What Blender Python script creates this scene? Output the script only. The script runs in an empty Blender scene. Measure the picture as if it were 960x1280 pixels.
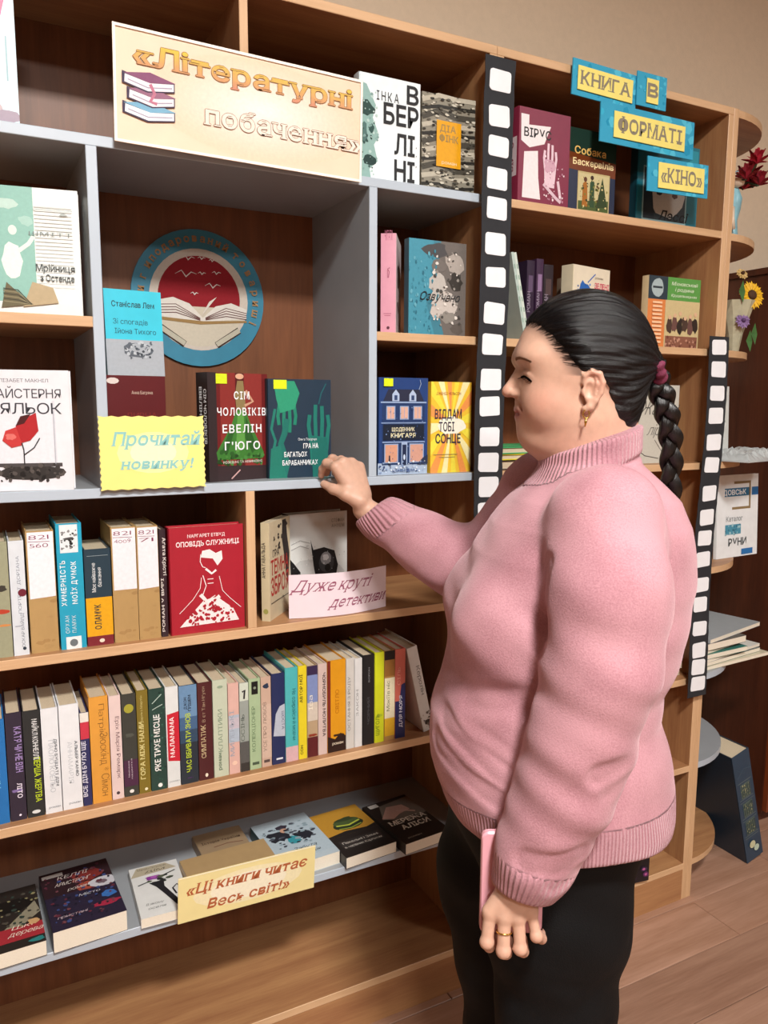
import bpy, bmesh, math, random
import numpy as np
from mathutils import Vector, Matrix, Euler
S = bpy.context.scene
COL = S.collection
PI = math.pi
R = math.radians

# ------------------------------------------------------------------ camera
yaw, pitch, roll, FPX = R(27.5), R(7.84), R(.284), 976.0
Fv = Vector((math.sin(yaw)*math.cos(pitch), math.cos(yaw)*math.cos(pitch), -math.sin(pitch)))
rv = Vector((math.cos(yaw), -math.sin(yaw), 0)); uv = rv.cross(Fv)
r2 = rv*math.cos(roll)+uv*math.sin(roll); u2 = -rv*math.sin(roll)+uv*math.cos(roll)
cd = bpy.data.cameras.new('camera'); cam = bpy.data.objects.new('camera', cd); COL.objects.link(cam)
M3 = Matrix((r2, u2, -Fv)).transposed()
cam.matrix_world = Matrix.Translation((0, -1.456, 1.42)) @ M3.to_4x4()
cd.sensor_fit = 'VERTICAL'; cd.sensor_height = 24.0; cd.lens = 24.0*FPX/1280.0
cd.clip_start = .02
S.camera = cam

# ------------------------------------------------------------------ light and exposure
S.view_settings.view_transform = 'Standard'; S.view_settings.look = 'None'
S.view_settings.gamma = 1.0; S.view_settings.use_curve_mapping = False
S.view_settings.exposure = 0.36
W = bpy.data.worlds.new('world'); S.world = W; W.use_nodes = True
W.node_tree.nodes['Background'].inputs[0].default_value = (1, .93, .85, 1)
W.node_tree.nodes['Background'].inputs[1].default_value = .25

def area(name, loc, size, sizey, power, color, rot=(0, 0, 0)):
    l = bpy.data.lights.new(name, 'AREA'); l.shape = 'RECTANGLE'; l.size = size; l.size_y = sizey
    l.energy = power; l.color = color
    o = bpy.data.objects.new(name, l); COL.objects.link(o); o.location = loc; o.rotation_euler = rot
    return o
LAMPS = [((.30, -2.10, 3.13), .34, .34, 96), ((2.9, -2.6, 3.13), .5, .5, 20), ((-.3, -3.6, 3.13), .5, .5, 62)]  # main ceiling lamp first, then two added fill lamps
for lc, sx, sy, pw in LAMPS:
    area('main_and_fill_light', (lc[0], lc[1], lc[2]-.045), sx, sy, pw, (1, .965, .92))

# ------------------------------------------------------------------ materials
def lin(h):
    if not isinstance(h, str): return tuple(h[:3])
    h = h.lstrip('#'); out = []
    for i in (0, 2, 4):
        c = int(h[i:i+2], 16)/255
        out.append(c/12.92 if c <= .04045 else ((c+.055)/1.055)**2.4)
    return tuple(out)
MC = {}
def mat(h, rough=.5, var=.06, scale=30, bump=0, metal=0, spec=.5, name=None, stretch=None, bscale=None, **kw):
    """plain coloured surface with a little noise in tone and, if asked, relief"""
    key = (h, rough, var, scale, bump, metal, spec, stretch, bscale, tuple(kw.items()))
    if key in MC: return MC[key]
    m = bpy.data.materials.new(name or 'paint'); m.use_nodes = True; nt = m.node_tree; N = nt.nodes; L = nt.links
    b = N['Principled BSDF']; b.inputs['Roughness'].default_value = rough; b.inputs['Metallic'].default_value = metal
    b.inputs['Specular IOR Level'].default_value = spec
    for k, v in kw.items(): b.inputs[k.replace('_', ' ')].default_value = v
    c = lin(h); tc = N.new('ShaderNodeTexCoord'); mp = N.new('ShaderNodeMapping'); L.new(tc.outputs['Object'], mp.inputs[0])
    if stretch: mp.inputs['Scale'].default_value = stretch
    nz = N.new('ShaderNodeTexNoise'); nz.inputs['Scale'].default_value = scale; nz.inputs['Detail'].default_value = 4
    L.new(mp.outputs[0], nz.inputs['Vector'])
    mx = N.new('ShaderNodeMix'); mx.data_type = 'RGBA'; L.new(nz.outputs['Fac'], mx.inputs['Factor'])
    mx.inputs['A'].default_value = (*[max(0, x*(1-2*var)) for x in c], 1); mx.inputs['B'].default_value = (*[min(1, x*(1+2*var)) for x in c], 1)
    L.new(mx.outputs['Result'], b.inputs['Base Color'])
    if bump:
        n2 = N.new('ShaderNodeTexNoise'); n2.inputs['Scale'].default_value = bscale or scale*4; n2.inputs['Detail'].default_value = 5
        L.new(mp.outputs[0], n2.inputs['Vector'])
        bp = N.new('ShaderNodeBump'); bp.inputs['Strength'].default_value = min(1, bump*100) if bump < .01 else bump
        bp.inputs['Distance'].default_value = .002; L.new(n2.outputs['Fac'], bp.inputs['Height']); L.new(bp.outputs[0], b.inputs['Normal'])
    MC[key] = m; return m

def wood(name, c0, c1, axis, rough=.45, gs=1.0):
    """laminated chipboard: long soft grain running along axis"""
    m = bpy.data.materials.new(name); m.use_nodes = True; nt = m.node_tree; N = nt.nodes; L = nt.links
    b = N['Principled BSDF']; b.inputs['Roughness'].default_value = rough
    tc = N.new('ShaderNodeTexCoord'); mp = N.new('ShaderNodeMapping'); L.new(tc.outputs['Object'], mp.inputs[0])
    sc = [14*gs]*3; sc[axis] = 1.1*gs; mp.inputs['Scale'].default_value = sc
    n1 = N.new('ShaderNodeTexNoise'); n1.inputs['Scale'].default_value = 2.0; n1.inputs['Detail'].default_value = 6; n1.inputs['Distortion'].default_value = .6
    L.new(mp.outputs[0], n1.inputs['Vector'])
    n2 = N.new('ShaderNodeTexNoise'); n2.inputs['Scale'].default_value = 14; n2.inputs['Detail'].default_value = 3; L.new(mp.outputs[0], n2.inputs['Vector'])
    ad = N.new('ShaderNodeMath'); ad.operation = 'MULTIPLY_ADD'; L.new(n2.outputs['Fac'], ad.inputs[0]); ad.inputs[1].default_value = .45; L.new(n1.outputs['Fac'], ad.inputs[2])
    rp = N.new('ShaderNodeValToRGB'); L.new(ad.outputs[0], rp.inputs[0])
    rp.color_ramp.elements[0].position = .45; rp.color_ramp.elements[0].color = (*lin(c0), 1)
    rp.color_ramp.elements[1].position = .95; rp.color_ramp.elements[1].color = (*lin(c1), 1)
    L.new(rp.outputs[0], b.inputs['Base Color'])
    bp = N.new('ShaderNodeBump'); bp.inputs['Strength'].default_value = .12; bp.inputs['Distance'].default_value = .001
    L.new(n2.outputs['Fac'], bp.inputs['Height']); L.new(bp.outputs[0], b.inputs['Normal'])
    return m
WX = wood('beech_laminate', '956544', 'b3855a', 0); WZ = wood('beech_laminate', '956544', 'b3855a', 2); WY = wood('beech_laminate', '956544', 'b3855a', 1)
WEDGE = wood('beech_edge_band_lit', 'c49c74', 'dab48c', 0); WEDGEZ = wood('beech_edge_band_lit', 'c49c74', 'dab48c', 2)  # front edge bands face the light, so the beech is painted lighter
HARD = wood('hardboard_back_shaded', '64391f', '7e4c2c', 2)  # back panel colour darkened to deepen the shade inside the compartments
GRAY = mat('969ba0', .42, .05, 12, name='gray_laminate'); GEDGE = mat('b4c0cc', .42, .04, 12, name='gray_edge_band_lit')  # lit front edges of the grey boards painted lighter and bluer
PAGE = mat('cbbba0', .85, .12, 260, bump=.25, name='book_pages', stretch=(1, 6, .15))
PAGEW = mat('ece4d2', .85, .08, 260, bump=.25, name='white_pages', stretch=(1, 6, .15))
SKIN = None

def print_mat(name, rough, spec=.4):
    m = bpy.data.materials.new(name); m.use_nodes = True; nt = m.node_tree; N = nt.nodes; L = nt.links
    b = N['Principled BSDF']; b.inputs['Roughness'].default_value = rough; b.inputs['Specular IOR Level'].default_value = spec
    a = N.new('ShaderNodeAttribute'); a.attribute_name = 'Col'
    nz = N.new('ShaderNodeTexNoise'); nz.inputs['Scale'].default_value = 160; nz.inputs['Detail'].default_value = 3
    tc = N.new('ShaderNodeTexCoord'); L.new(tc.outputs['Object'], nz.inputs['Vector'])
    mr = N.new('ShaderNodeMapRange'); L.new(nz.outputs['Fac'], mr.inputs[0]); mr.inputs[3].default_value = .9; mr.inputs[4].default_value = 1.1
    mx = N.new('ShaderNodeMix'); mx.data_type = 'RGBA'; mx.blend_type = 'MULTIPLY'; mx.inputs['Factor'].default_value = 1
    L.new(a.outputs['Color'], mx.inputs['A']); L.new(mr.outputs[0], mx.inputs['B']); L.new(mx.outputs['Result'], b.inputs['Base Color'])
    return m
INK = print_mat('printed_ink', .42); INKM = print_mat('matt_print', .8, .2)

# ------------------------------------------------------------------ object helpers
def tag(o, label=None, cat=None, group=None, kind=None):
    if label: o['label'] = label
    if cat: o['category'] = cat
    if group: o['group'] = group
    if kind: o['kind'] = kind
    return o
def empty(name, loc=(0, 0, 0), rot=(0, 0, 0), label=None, cat=None, group=None):
    o = bpy.data.objects.new(name, None); COL.objects.link(o); o.location = loc; o.rotation_euler = rot
    o.empty_display_size = .05
    return tag(o, label, cat, group)
def mesh(name, V, F, m, parent=None, smooth=False, mi=None):
    me = bpy.data.meshes.new(name); me.from_pydata([tuple(v) for v in V], [], F)
    ms = m if isinstance(m, (list, tuple)) else [m]
    for x in ms: me.materials.append(x)
    if mi is not None: me.polygons.foreach_set('material_index', mi)
    if smooth: me.polygons.foreach_set('use_smooth', [True]*len(me.polygons))
    me.update()
    o = bpy.data.objects.new(name, me); COL.objects.link(o)
    if parent: o.parent = parent
    return o
def structure(o): o['kind'] = 'structure'; return o
class MB:
    def __init__(s): s.V = []; s.F = []; s.I = []
    def add(s, V, F, mi=0):
        n = len(s.V); s.V += [tuple(v) for v in V]; s.F += [tuple(n+i for i in f) for f in F]; s.I += [mi]*len(F); return s
    def box(s, x0, x1, y0, y1, z0, z1, mi=0, fr=None):
        V = [(x0, y0, z0), (x1, y0, z0), (x1, y1, z0), (x0, y1, z0), (x0, y0, z1), (x1, y0, z1), (x1, y1, z1), (x0, y1, z1)]
        F = [(0, 3, 2, 1), (4, 5, 6, 7), (0, 1, 5, 4), (1, 2, 6, 5), (2, 3, 7, 6), (3, 0, 4, 7)]
        s.add(V, F, mi)
        if fr is not None: s.I[-4] = fr            # front face (-Y) gets its own material
        return s
    def bbox(s, x0, x1, y0, y1, z0, z1, c=.0015, mi=0, fr=None):
        """box with its front edges (towards -Y) chamfered"""
        V = []
        P = [(x0, y1, z0), (x1, y1, z0), (x1, y1, z1), (x0, y1, z1), (x0, y0+c, z0), (x1, y0+c, z0), (x1, y0+c, z1), (x0, y0+c, z1),
             (x0+c, y0, z0+c), (x1-c, y0, z0+c), (x1-c, y0, z1-c), (x0+c, y0, z1-c)]
        F = [(0, 3, 2, 1), (0, 1, 5, 4), (1, 2, 6, 5), (2, 3, 7, 6), (3, 0, 4, 7), (4, 5, 9, 8), (5, 6, 10, 9), (6, 7, 11, 10), (7, 4, 8, 11), (8, 9, 10, 11)]
        s.add(P, F, mi)
        if fr is not None:
            for k in range(1, 6): s.I[-k] = fr
        return s
    def tube(s, pts, rad, n=8, mi=0, cap=True):
        pts = [Vector(p) for p in pts]; rr = rad if isinstance(rad, (list, tuple)) else [rad]*len(pts)
        V = []; F = []; up = None
        for i, p in enumerate(pts):
            t = (pts[min(i+1, len(pts)-1)]-pts[max(i-1, 0)]).normalized()
            if up is None: up = t.orthogonal().normalized()
            up = (up-t*up.dot(t)).normalized(); sd = t.cross(up)
            for k in range(n):
                a = 2*PI*k/n; V.append(p+(up*math.cos(a)+sd*math.sin(a))*rr[i])
        for i in range(len(pts)-1):
            for k in range(n): F.append((i*n+k, i*n+(k+1) % n, (i+1)*n+(k+1) % n, (i+1)*n+k))
        if cap: F.append(tuple(range(n))[::-1]); F.append(tuple((len(pts)-1)*n+k for k in range(n)))
        return s.add(V, F, mi)
    def lathe(s, prof, n=20, c=(0, 0, 0), mi=0):
        V = [(c[0]+r*math.cos(2*PI*k/n), c[1]+r*math.sin(2*PI*k/n), c[2]+z) for r, z in prof for k in range(n)]
        F = [(i*n+k, i*n+(k+1) % n, (i+1)*n+(k+1) % n, (i+1)*n+k) for i in range(len(prof)-1) for k in range(n)]
        F.append(tuple(range(n))[::-1]); F.append(tuple((len(prof)-1)*n+k for k in range(n)))
        return s.add(V, F, mi)
    def build(s, name, m, parent=None, smooth=False): return mesh(name, s.V, s.F, m, parent, smooth, s.I)
def slab(pts, z0, z1):
    n = len(pts); V = [(x, y, z0) for x, y in pts]+[(x, y, z1) for x, y in pts]
    F = [tuple(range(n))[::-1], tuple(range(n, 2*n))]+[(i, (i+1) % n, n+(i+1) % n, n+i) for i in range(n)]
    return V, F

# ------------------------------------------------------------------ lettering: one glyph mesh per character, made once
CH = sorted(set("АБВГҐДЕЄЖЗИІЇЙКЛМНОПРСТУФХЦЧШЩЬЮЯабвгґдеєжзиіїйклмнопрстуфхцчшщьюя0123456789«»!'’.,*-ABCDEFGHIKLMNORSTUabcdefghiklmnorstuy"))
GL = {}
def make_glyphs():
    from mathutils.geometry import interpolate_bezier, tessellate_polygon
    objs = []
    for ch in CH:
        cu = bpy.data.curves.new('g', 'FONT'); cu.body = ch; cu.size = 1
        o = bpy.data.objects.new('g', cu); COL.objects.link(o); objs.append((ch, o))
    dg = bpy.context.evaluated_depsgraph_get(); dg.update()
    area = lambda p: sum(p[i-1][0]*p[i][1]-p[i][0]*p[i-1][1] for i in range(len(p)))/2
    def inside(q, p):
        c = False
        for i in range(len(p)):
            a, b = p[i-1], p[i]
            if (a[1] > q[1]) != (b[1] > q[1]) and q[0] < (b[0]-a[0])*(q[1]-a[1])/(b[1]-a[1])+a[0]: c = not c
        return c
    for ch, o in objs:
        e = o.evaluated_get(dg); cv = e.to_curve(dg); loops = []
        for sp in cv.splines:
            bp = sp.bezier_points; P = []; n = len(bp)
            for i in range(n):
                a, b = bp[i], bp[(i+1) % n]; ln = (a.co-b.co).length
                straight = (a.handle_right-a.co).cross(b.co-a.co).length < 1e-4*ln+1e-7 and (b.handle_left-b.co).cross(b.co-a.co).length < 1e-4*ln+1e-7
                seg = [a.co, b.co] if straight else interpolate_bezier(a.co, a.handle_right, b.handle_left, b.co, 4)
                for q in seg[:-1]:
                    if not P or (abs(P[-1][0]-q[0])+abs(P[-1][1]-q[1])) > 1e-4: P.append((q[0], q[1]))
            if len(P) > 2: loops.append(P)
        e.to_curve_clear()
        big = max(loops, key=lambda p: abs(area(p))) if loops else None
        sg = 1 if big is None or area(big) > 0 else -1
        for st, off in (('r', 0.0), ('b', .02), ('t', -.012)):
            V = []; F = []; B = []; D = []; L2 = []
            for P in loops:
                Q = []
                for i in range(len(P)):
                    a, b, c = Vector(P[i-1]), Vector(P[i]), Vector(P[(i+1) % len(P)]); t1 = (b-a).normalized(); t2 = (c-b).normalized()
                    n1 = Vector((t1.y, -t1.x))*sg; n2 = Vector((t2.y, -t2.x))*sg; m = n1+n2; m = m/max(.5, 1+n1.dot(n2)); Q.append((b.x+m.x*off, b.y+m.y*off))
                L2.append(Q)
            outs = [p for p in L2 if area(p)*sg > 0]; holes = [p for p in L2 if area(p)*sg <= 0]
            lone = [h for h in holes if not any(inside(h[0], p) for p in outs)]; outs += lone; holes = [h for h in holes if h not in lone]
            for oi, p in enumerate(outs):
                H = [h for h in holes if inside(h[0], p)]; grp = [p]+H; n0 = len(V); fl = [q for g_ in grp for q in g_]
                V += fl; D += [.5*(oi % 3)]*len(fl)
                for t in tessellate_polygon([[Vector((x, y, 0)) for x, y in g_] for g_ in grp]):
                    tt = tuple(n0+k for k in t); a, b, c = (V[k] for k in tt)
                    if (b[0]-a[0])*(c[1]-a[1])-(c[0]-a[0])*(b[1]-a[1]) < 0: tt = tt[::-1]
                    F.append(tt)
                k = n0
                for g_ in grp:
                    B += [(k+i, k+(i+1) % len(g_)) for i in range(len(g_))]; k += len(g_)
            xs = [v[0] for v in V] or [0, .3]; GL[st, ch] = (V, F, B, min(xs), max(xs), D)
    for ch, o in objs:
        cu = o.data; bpy.data.objects.remove(o); bpy.data.curves.remove(cu)
make_glyphs()
CAP = max(v[1] for v in GL['r', 'Н'][0])
TG = []
def text_geo(s, font='r', serif=False, sp=.085):
    V = []; F = []; x = 0; sl = []; DD = []
    for ch in s:
        if ch == ' ': x += .26; continue
        g = GL.get((font, ch))
        if not g: x += .3; continue
        gv, gf, gb, a, b, gd = g; n = len(V); DD += gd
        V += [(vx-a+x, vy) for vx, vy in gv]; F += [tuple(n+i for i in f) for f in gf]
        if serif:
            ys = [v[1] for v in gv]; lo, hi = min(ys), max(ys)
            for e in gb:
                p, q = gv[e[0]], gv[e[1]]
                if abs(p[1]-q[1]) < .004 and .03 < abs(p[0]-q[0]) < .2:
                    y = p[1]; x0, x1 = min(p[0], q[0])-a+x, max(p[0], q[0])-a+x
                    dn = y < lo+.3*(hi-lo)
                    if ch in "еєсзїійІЇ" and not (dn or y < .62): continue
                    t = .045; n = len(V); y0, y1 = (y, y+t) if dn else (y-t, y)
                    V += [(x0-.055, y0), (x1+.055, y0), (x1+.055, y1), (x0-.055, y1)]; F.append((n, n+1, n+2, n+3)); DD += [1.3+.35*(n % 3)]*4
        x += (b-a)+sp
    TG.append(DD)
    return V, F, max(x-sp, .01)
EPS = .00007
class Pr:
    """flat print on a face: layered coloured polygons, kept in 2D and laid on a plane or a bent sheet"""
    def __init__(s, w, h): s.w = w; s.h = h; s.V = []; s.F = []; s.C = []; s.k = 1
    def raw(s, P, F, col, D=None):
        n = len(s.V); c = lin(col); s.V += [(x, y, s.k+(D[i] if D else 0)) for i, (x, y) in enumerate(P)]; s.F += [tuple(n+i for i in f) for f in F]; s.C += [c]*len(P)
    def poly(s, P, col): s.raw([(x*s.w, y*s.h) for x, y in P], [tuple(range(len(P)))], col); s.k += 1
    def rect(s, x, y, w, h, col): s.poly([(x, y), (x+w, y), (x+w, y+h), (x, y+h)], col)
    def ell(s, cx, cy, rx, ry, col, n=18, rot=0):
        c, q = math.cos(rot), math.sin(rot); P = []
        for i in range(n):
            a = 2*PI*i/n; X, Y = rx*s.w*math.cos(a), ry*s.w*math.sin(a); P.append((cx*s.w+X*c-Y*q, cy*s.h+X*q+Y*c))
        s.raw(P, [tuple(range(n))], col); s.k += 1
    def blot(s, cx, cy, rx, ry, col, seed=0, n=14, j=.35):
        rd = random.Random(seed); P = []
        for i in range(n):
            a = 2*PI*i/n; f = 1-j*rd.random(); P.append((cx*s.w+rx*s.w*f*math.cos(a), cy*s.h+ry*s.w*f*math.sin(a)))
        P = [(min(max(a_, 0), s.w), min(max(b_, 0), s.h)) for a_, b_ in P]
        s.raw(P+[(min(max(cx*s.w, 0), s.w), min(max(cy*s.h, 0), s.h))], [(i, (i+1) % n, n) for i in range(n)], col); s.k += 1
    def specks(s, x, y, w, h, cols, n, size, seed=0, el=1.0):
        rd = random.Random(seed)
        for i in range(n):
            cx, cy = x+w*rd.random(), y+h*rd.random(); r = size*(.4+rd.random())
            P = []; m = 6; ph = rd.random()*3
            for k in range(m):
                a = 2*PI*k/m+ph; f = .6+.5*rd.random(); P.append((cx*s.w+r*f*math.cos(a)*el*s.w, cy*s.h+r*f*math.sin(a)*s.w))
            s.raw([(min(max(a_, 0), s.w), min(max(b_, 0), s.h)) for a_, b_ in P], [tuple(range(m))], cols[i % len(cols)]); s.k += .12
        s.k += 1
    def line(s, P, wd, col, taper=False):
        Q = [Vector((x*s.w, y*s.h)) for x, y in P]; V = []; m = len(Q)
        for i, p in enumerate(Q):
            t = (Q[min(i+1, m-1)]-Q[max(i-1, 0)]); t = t.normalized() if t.length else Vector((1, 0)); nn = Vector((-t.y, t.x))
            ww = wd*s.w*.5*((1-abs(2*i/(m-1)-1)*.8) if taper else 1); V += [p+nn*ww, p-nn*ww]
        s.raw([(v.x, v.y) for v in V], [(2*i, 2*i+1, 2*i+3, 2*i+2) for i in range(m-1)], col); s.k += 1
    def text(s, t, cx, y, ch, tw, col, font='r', serif=False, sh=0, rot=0, sp=.085, grad=None, outline=None):
        """cx,y centre x and baseline; ch cap height; tw total width: all fractions (ch of h, tw of w); rot 90 reads upwards, -90 downwards"""
        V, F, L = text_geo(t, font, serif, sp); D = TG.pop()
        if rot: H = ch*s.w/CAP; X = tw*s.h/L
        else: H = ch*s.h/CAP; X = tw*s.w/L
        P = []
        for x, yy in V:
            px, py = (x-L/2)*X+sh*yy*H, yy*H
            if rot == 90: px, py = -py, px
            elif rot == -90: px, py = py, -px
            P.append((px+cx*s.w, py+y*s.h))
        if outline:
            o = outline[1]*s.w
            for dx, dy in ((o, 0), (-o, 0), (0, o), (0, -o)): s.raw([(a+dx, b+dy) for a, b in P], F, outline[0], D); s.k += 1
        n = len(s.V); s.raw(P, F, col, D); s.k += 3 if serif else 2
        if grad:
            c0, c1 = lin(grad[0]), lin(grad[1]); ys = [p[1] for p in P]; a, b = min(ys), max(ys)
            for i, p in enumerate(P):
                f = (p[1]-a)/(b-a+1e-9); s.C[n+i] = tuple(c0[k]*(1-f)+c1[k]*f for k in range(3))
    def build(s, name, parent, O, ex, ey, en, m=None, bend=None):
        if not s.V: return None
        O, ex, ey, en = map(Vector, (O, ex, ey, en)); m = m or INK
        P = [O+ex*x+ey*y+en*(EPS*k+(bend(x, y) if bend else 0)) for x, y, k in s.V]
        o = mesh(name, P, s.F, m, parent)
        ca = o.data.color_attributes.new('Col', 'FLOAT_COLOR', 'POINT')
        ca.data.foreach_set('color', np.array([(*c, 1) for c in s.C], dtype=np.float32).ravel())
        return o
def draw(p, spec):
    for q in spec:
        k, a = q[0], q[1:]; kw = a[-1] if a and isinstance(a[-1], dict) else {}; a = a[:-1] if kw else a
        {'r': p.rect, 'e': p.ell, 't': p.text, 'l': p.line, 'b': p.blot, 'p': p.poly, 's': p.specks}[k](*a, **kw)

# ------------------------------------------------------------------ books
# local frame of a book: spine at x=0, fore edge at x=w, front cover faces -Y at y=0, back cover at y=t, foot at z=0
NB = 0
def book(w, h, t, col, label, loc, rot=(0, 0, 0), front=(), spine=(), sc=None, hard=True, pages=None, group=None, rough=.4, back=None, name='book', cat='book'):
    global NB; NB += 1
    if group is None:
        z = loc[2]; fl = abs(rot[0]) > 1.2
        group = ('books piled flat on the round end shelf' if loc[0] > 1.76 else 'books lying in the small stack before the face' if z > 1 else 'books lying on the low grey shelf') if fl else \
            'books standing on the top shelves' if z > 1.8 else 'books on the middle shelves' if z > 1.5 else 'books facing out on the long grey shelf' if z > 1.2 else 'books on the upper spine row' if z > .9 else 'books in the lower spine row'
        if loc[0] > 1.76 and not fl: group = 'books on the round end shelves'
    g = empty(name, loc, rot, label, cat, group)
    c = .0024 if hard else .0007; mc = mat(col, rough, .05, 40, name='book_cover'); ms = mat(sc or col, rough, .05, 40, name='book_spine')
    b = MB(); b.box(c, w, 0, c, 0, h); b.box(c, w, t-c, t, 0, h)
    bul = .0005 if hard else .0003; n = 6; V = []; F = []      # gently rounded spine
    for i in range(n+1):
        yy = t*i/n; xx = -bul*math.sin(PI*i/n)
        V += [(xx, yy, 0), (xx, yy, h), (xx+c+bul*.5, min(max(yy, c), t-c), h), (xx+c+bul*.5, min(max(yy, c), t-c), 0)]
    for i in range(n):
        a = 4*i; e = a+4; F += [(a, a+1, e+1, e), (a+1, a+2, e+2, e+1), (a+2, a+3, e+3, e+2), (a+3, a, e, e+3)]
    F += [(0, 3, 2, 1), (4*n, 4*n+1, 4*n+2, 4*n+3)]
    b.add(V, F, 1)
    b.build('cover', [mc, ms], g)
    i = .003 if hard else .0004
    MB().box(c, w-(.0035 if hard else .0006), c, t-c, i, h-i-(.0006)).build('page_block', pages or PAGE, g)
    if front:
        p = Pr(w, h); draw(p, front); p.build('cover_print', g, (0, 0, 0), (1, 0, 0), (0, 0, 1), (0, -1, 0))
    if spine:
        p = Pr(t, h); draw(p, spine)
        p.build('spine_print', g, (0, t, 0), (0, -1, 0), (0, 0, 1), (-1, 0, 0), bend=lambda x, y: bul+.0001)
    return g
def card(name, w, h, col, label, cat, loc, rot=(0, 0, 0), pr=(), t=.0008, bend=None, edge=0, seg=16, rough=.6, group=None, prname='lettering'):
    """a sheet of paper or card; local x across, z up, printed side faces -Y; edge = depth of zigzag cut on the side edges"""
    g = empty(name, loc, rot, label, cat, group); V = []; F = []; bf = bend or (lambda x, y: 0)
    nx = seg; ny = 24 if edge else 4
    for s_ in (0, 1):
        for j in range(ny+1):
            for i in range(nx+1):
                x, z = w*i/nx, h*j/ny
                if edge and i in (0, nx): x += (1 if i == 0 else -1)*edge*(j % 2)
                if edge and j in (0, ny) and 0 < i < nx: z += (1 if j == 0 else -1)*edge*(i % 2)
                V.append((x, -bf(x, z)+s_*t, z))
    m = (nx+1)*(ny+1)
    for j in range(ny):
        for i in range(nx):
            a = j*(nx+1)+i; F.append((a, a+1, a+nx+2, a+nx+1)); F.append((m+a, m+a+nx+1, m+a+nx+2, m+a+1))
    for i in range(nx):
        F.append((i, m+i, m+i+1, i+1)); a = ny*(nx+1)+i; F.append((a, a+1, m+a+1, m+a))
    for j in range(ny):
        a = j*(nx+1); F.append((a, a+nx+1, m+a+nx+1, m+a)); a += nx; F.append((a, m+a, m+a+nx+1, a+nx+1))
    mesh('sheet', V, F, mat(col, rough, .04, 20, name='card_paper'), g)
    if pr:
        p = Pr(w, h); draw(p, pr); p.build(prname, g, (0, 0, 0), (1, 0, 0), (0, 0, 1), (0, -1, 0), m=INKM, bend=bf)
    return g
# ------------------------------------------------------------------ room shell
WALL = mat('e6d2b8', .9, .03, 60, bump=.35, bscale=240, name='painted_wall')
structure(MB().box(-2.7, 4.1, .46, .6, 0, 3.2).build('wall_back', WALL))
WALL2 = mat('8c7766', .9, .03, 60, name='wall_dark_low_bounce')  # unseen walls toned darker to cut the bounce light
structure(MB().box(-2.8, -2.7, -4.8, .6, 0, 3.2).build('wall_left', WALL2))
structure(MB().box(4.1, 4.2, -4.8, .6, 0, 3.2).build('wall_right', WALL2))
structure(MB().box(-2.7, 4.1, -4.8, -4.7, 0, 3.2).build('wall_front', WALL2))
structure(MB().box(-2.8, 4.2, -4.8, .6, 3.2, 3.3).build('ceiling', mat('a39c92', .9, .02, 20, name='ceiling_paint')))  # unseen ceiling darkened as well, against bounce light
floor = structure(MB().box(-2.7, 4.1, -4.7, .46, -.12, -.012).build('floor', mat('4a3426', .8, .1, 8, name='subfloor')))
PL = [wood('laminate_plank', a, b, 0, .42, .8) for a, b in (('8a6650', 'a98470'), ('946d55', 'b38c76'), ('825f4c', 'a17d68'))]
pm = []
for i in range(3):
    b = MB(); c = .0012
    b.add([(0, 0, -.012), (1.198, 0, -.012), (1.198, .158, -.012), (0, .158, -.012), (0, 0, -c), (1.198, 0, -c), (1.198, .158, -c), (0, .158, -c), (c, c, 0), (1.198-c, c, 0), (1.198-c, .158-c, 0), (c, .158-c, 0)],
          [(0, 1, 5, 4), (1, 2, 6, 5), (2, 3, 7, 6), (3, 0, 4, 7), (4, 5, 9, 8), (5, 6, 10, 9), (6, 7, 11, 10), (7, 4, 8, 11), (8, 9, 10, 11)])
    o = b.build('floor_plank', PL[i]); pm.append(o.data); bpy.data.objects.remove(o)
rd = random.Random(4)
for j in range(32):
    y = .30-j*.16; x = -2.7-rd.choice([0, .4, .8])+.02*j % .3
    while x < 4.1:
        x0 = max(x, -2.7)
        if x+1.198 > -2.7 and y > -4.7:
            o = bpy.data.objects.new('floor_plank', pm[rd.randrange(3)]); COL.objects.link(o); o.parent = floor
            xe = min(x+1.198, 4.1); o.location = (x0, y, 0); o.scale = ((xe-x0)/1.198, 1, 1)
        x += 1.2
structure(MB().bbox(-2.7, 4.1, .445, .46, 0, .07).build('baseboard_back', mat('6b4a36', .5, .08, 10, name='skirting')))

for lc, sx, sy, pw in LAMPS:
    g = empty('main_and_fill_lamp', (lc[0], lc[1], 3.2), (0, 0, 0), {.30: 'square white ceiling lamp nearest the wide bookcase', 2.9: 'added square fill lamp, unseen, above the right end of the room', -.3: 'added square fill lamp, unseen, farthest from the bookcases'}[lc[0]], 'ceiling lamp', 'ceiling lamps overhead')  # the second and third housings are made up for the fill lights
    MB().box(-.33, .33, -.33, .33, -.05, 0).build('housing', mat('dddddd', .5, name='white_metal'), g)
    m = bpy.data.materials.get('lamp_diffuser')
    if not m:
        m = bpy.data.materials.new('lamp_diffuser'); m.use_nodes = True; b = m.node_tree.nodes['Principled BSDF']
        b.inputs['Base Color'].default_value = (.9, .9, .9, 1); b.inputs['Emission Color'].default_value = (1, .965, .92, 1); b.inputs['Emission Strength'].default_value = 6
    MB().box(-.31, .31, -.31, .31, -.058, -.0505).build('diffuser', m, g)

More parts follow.
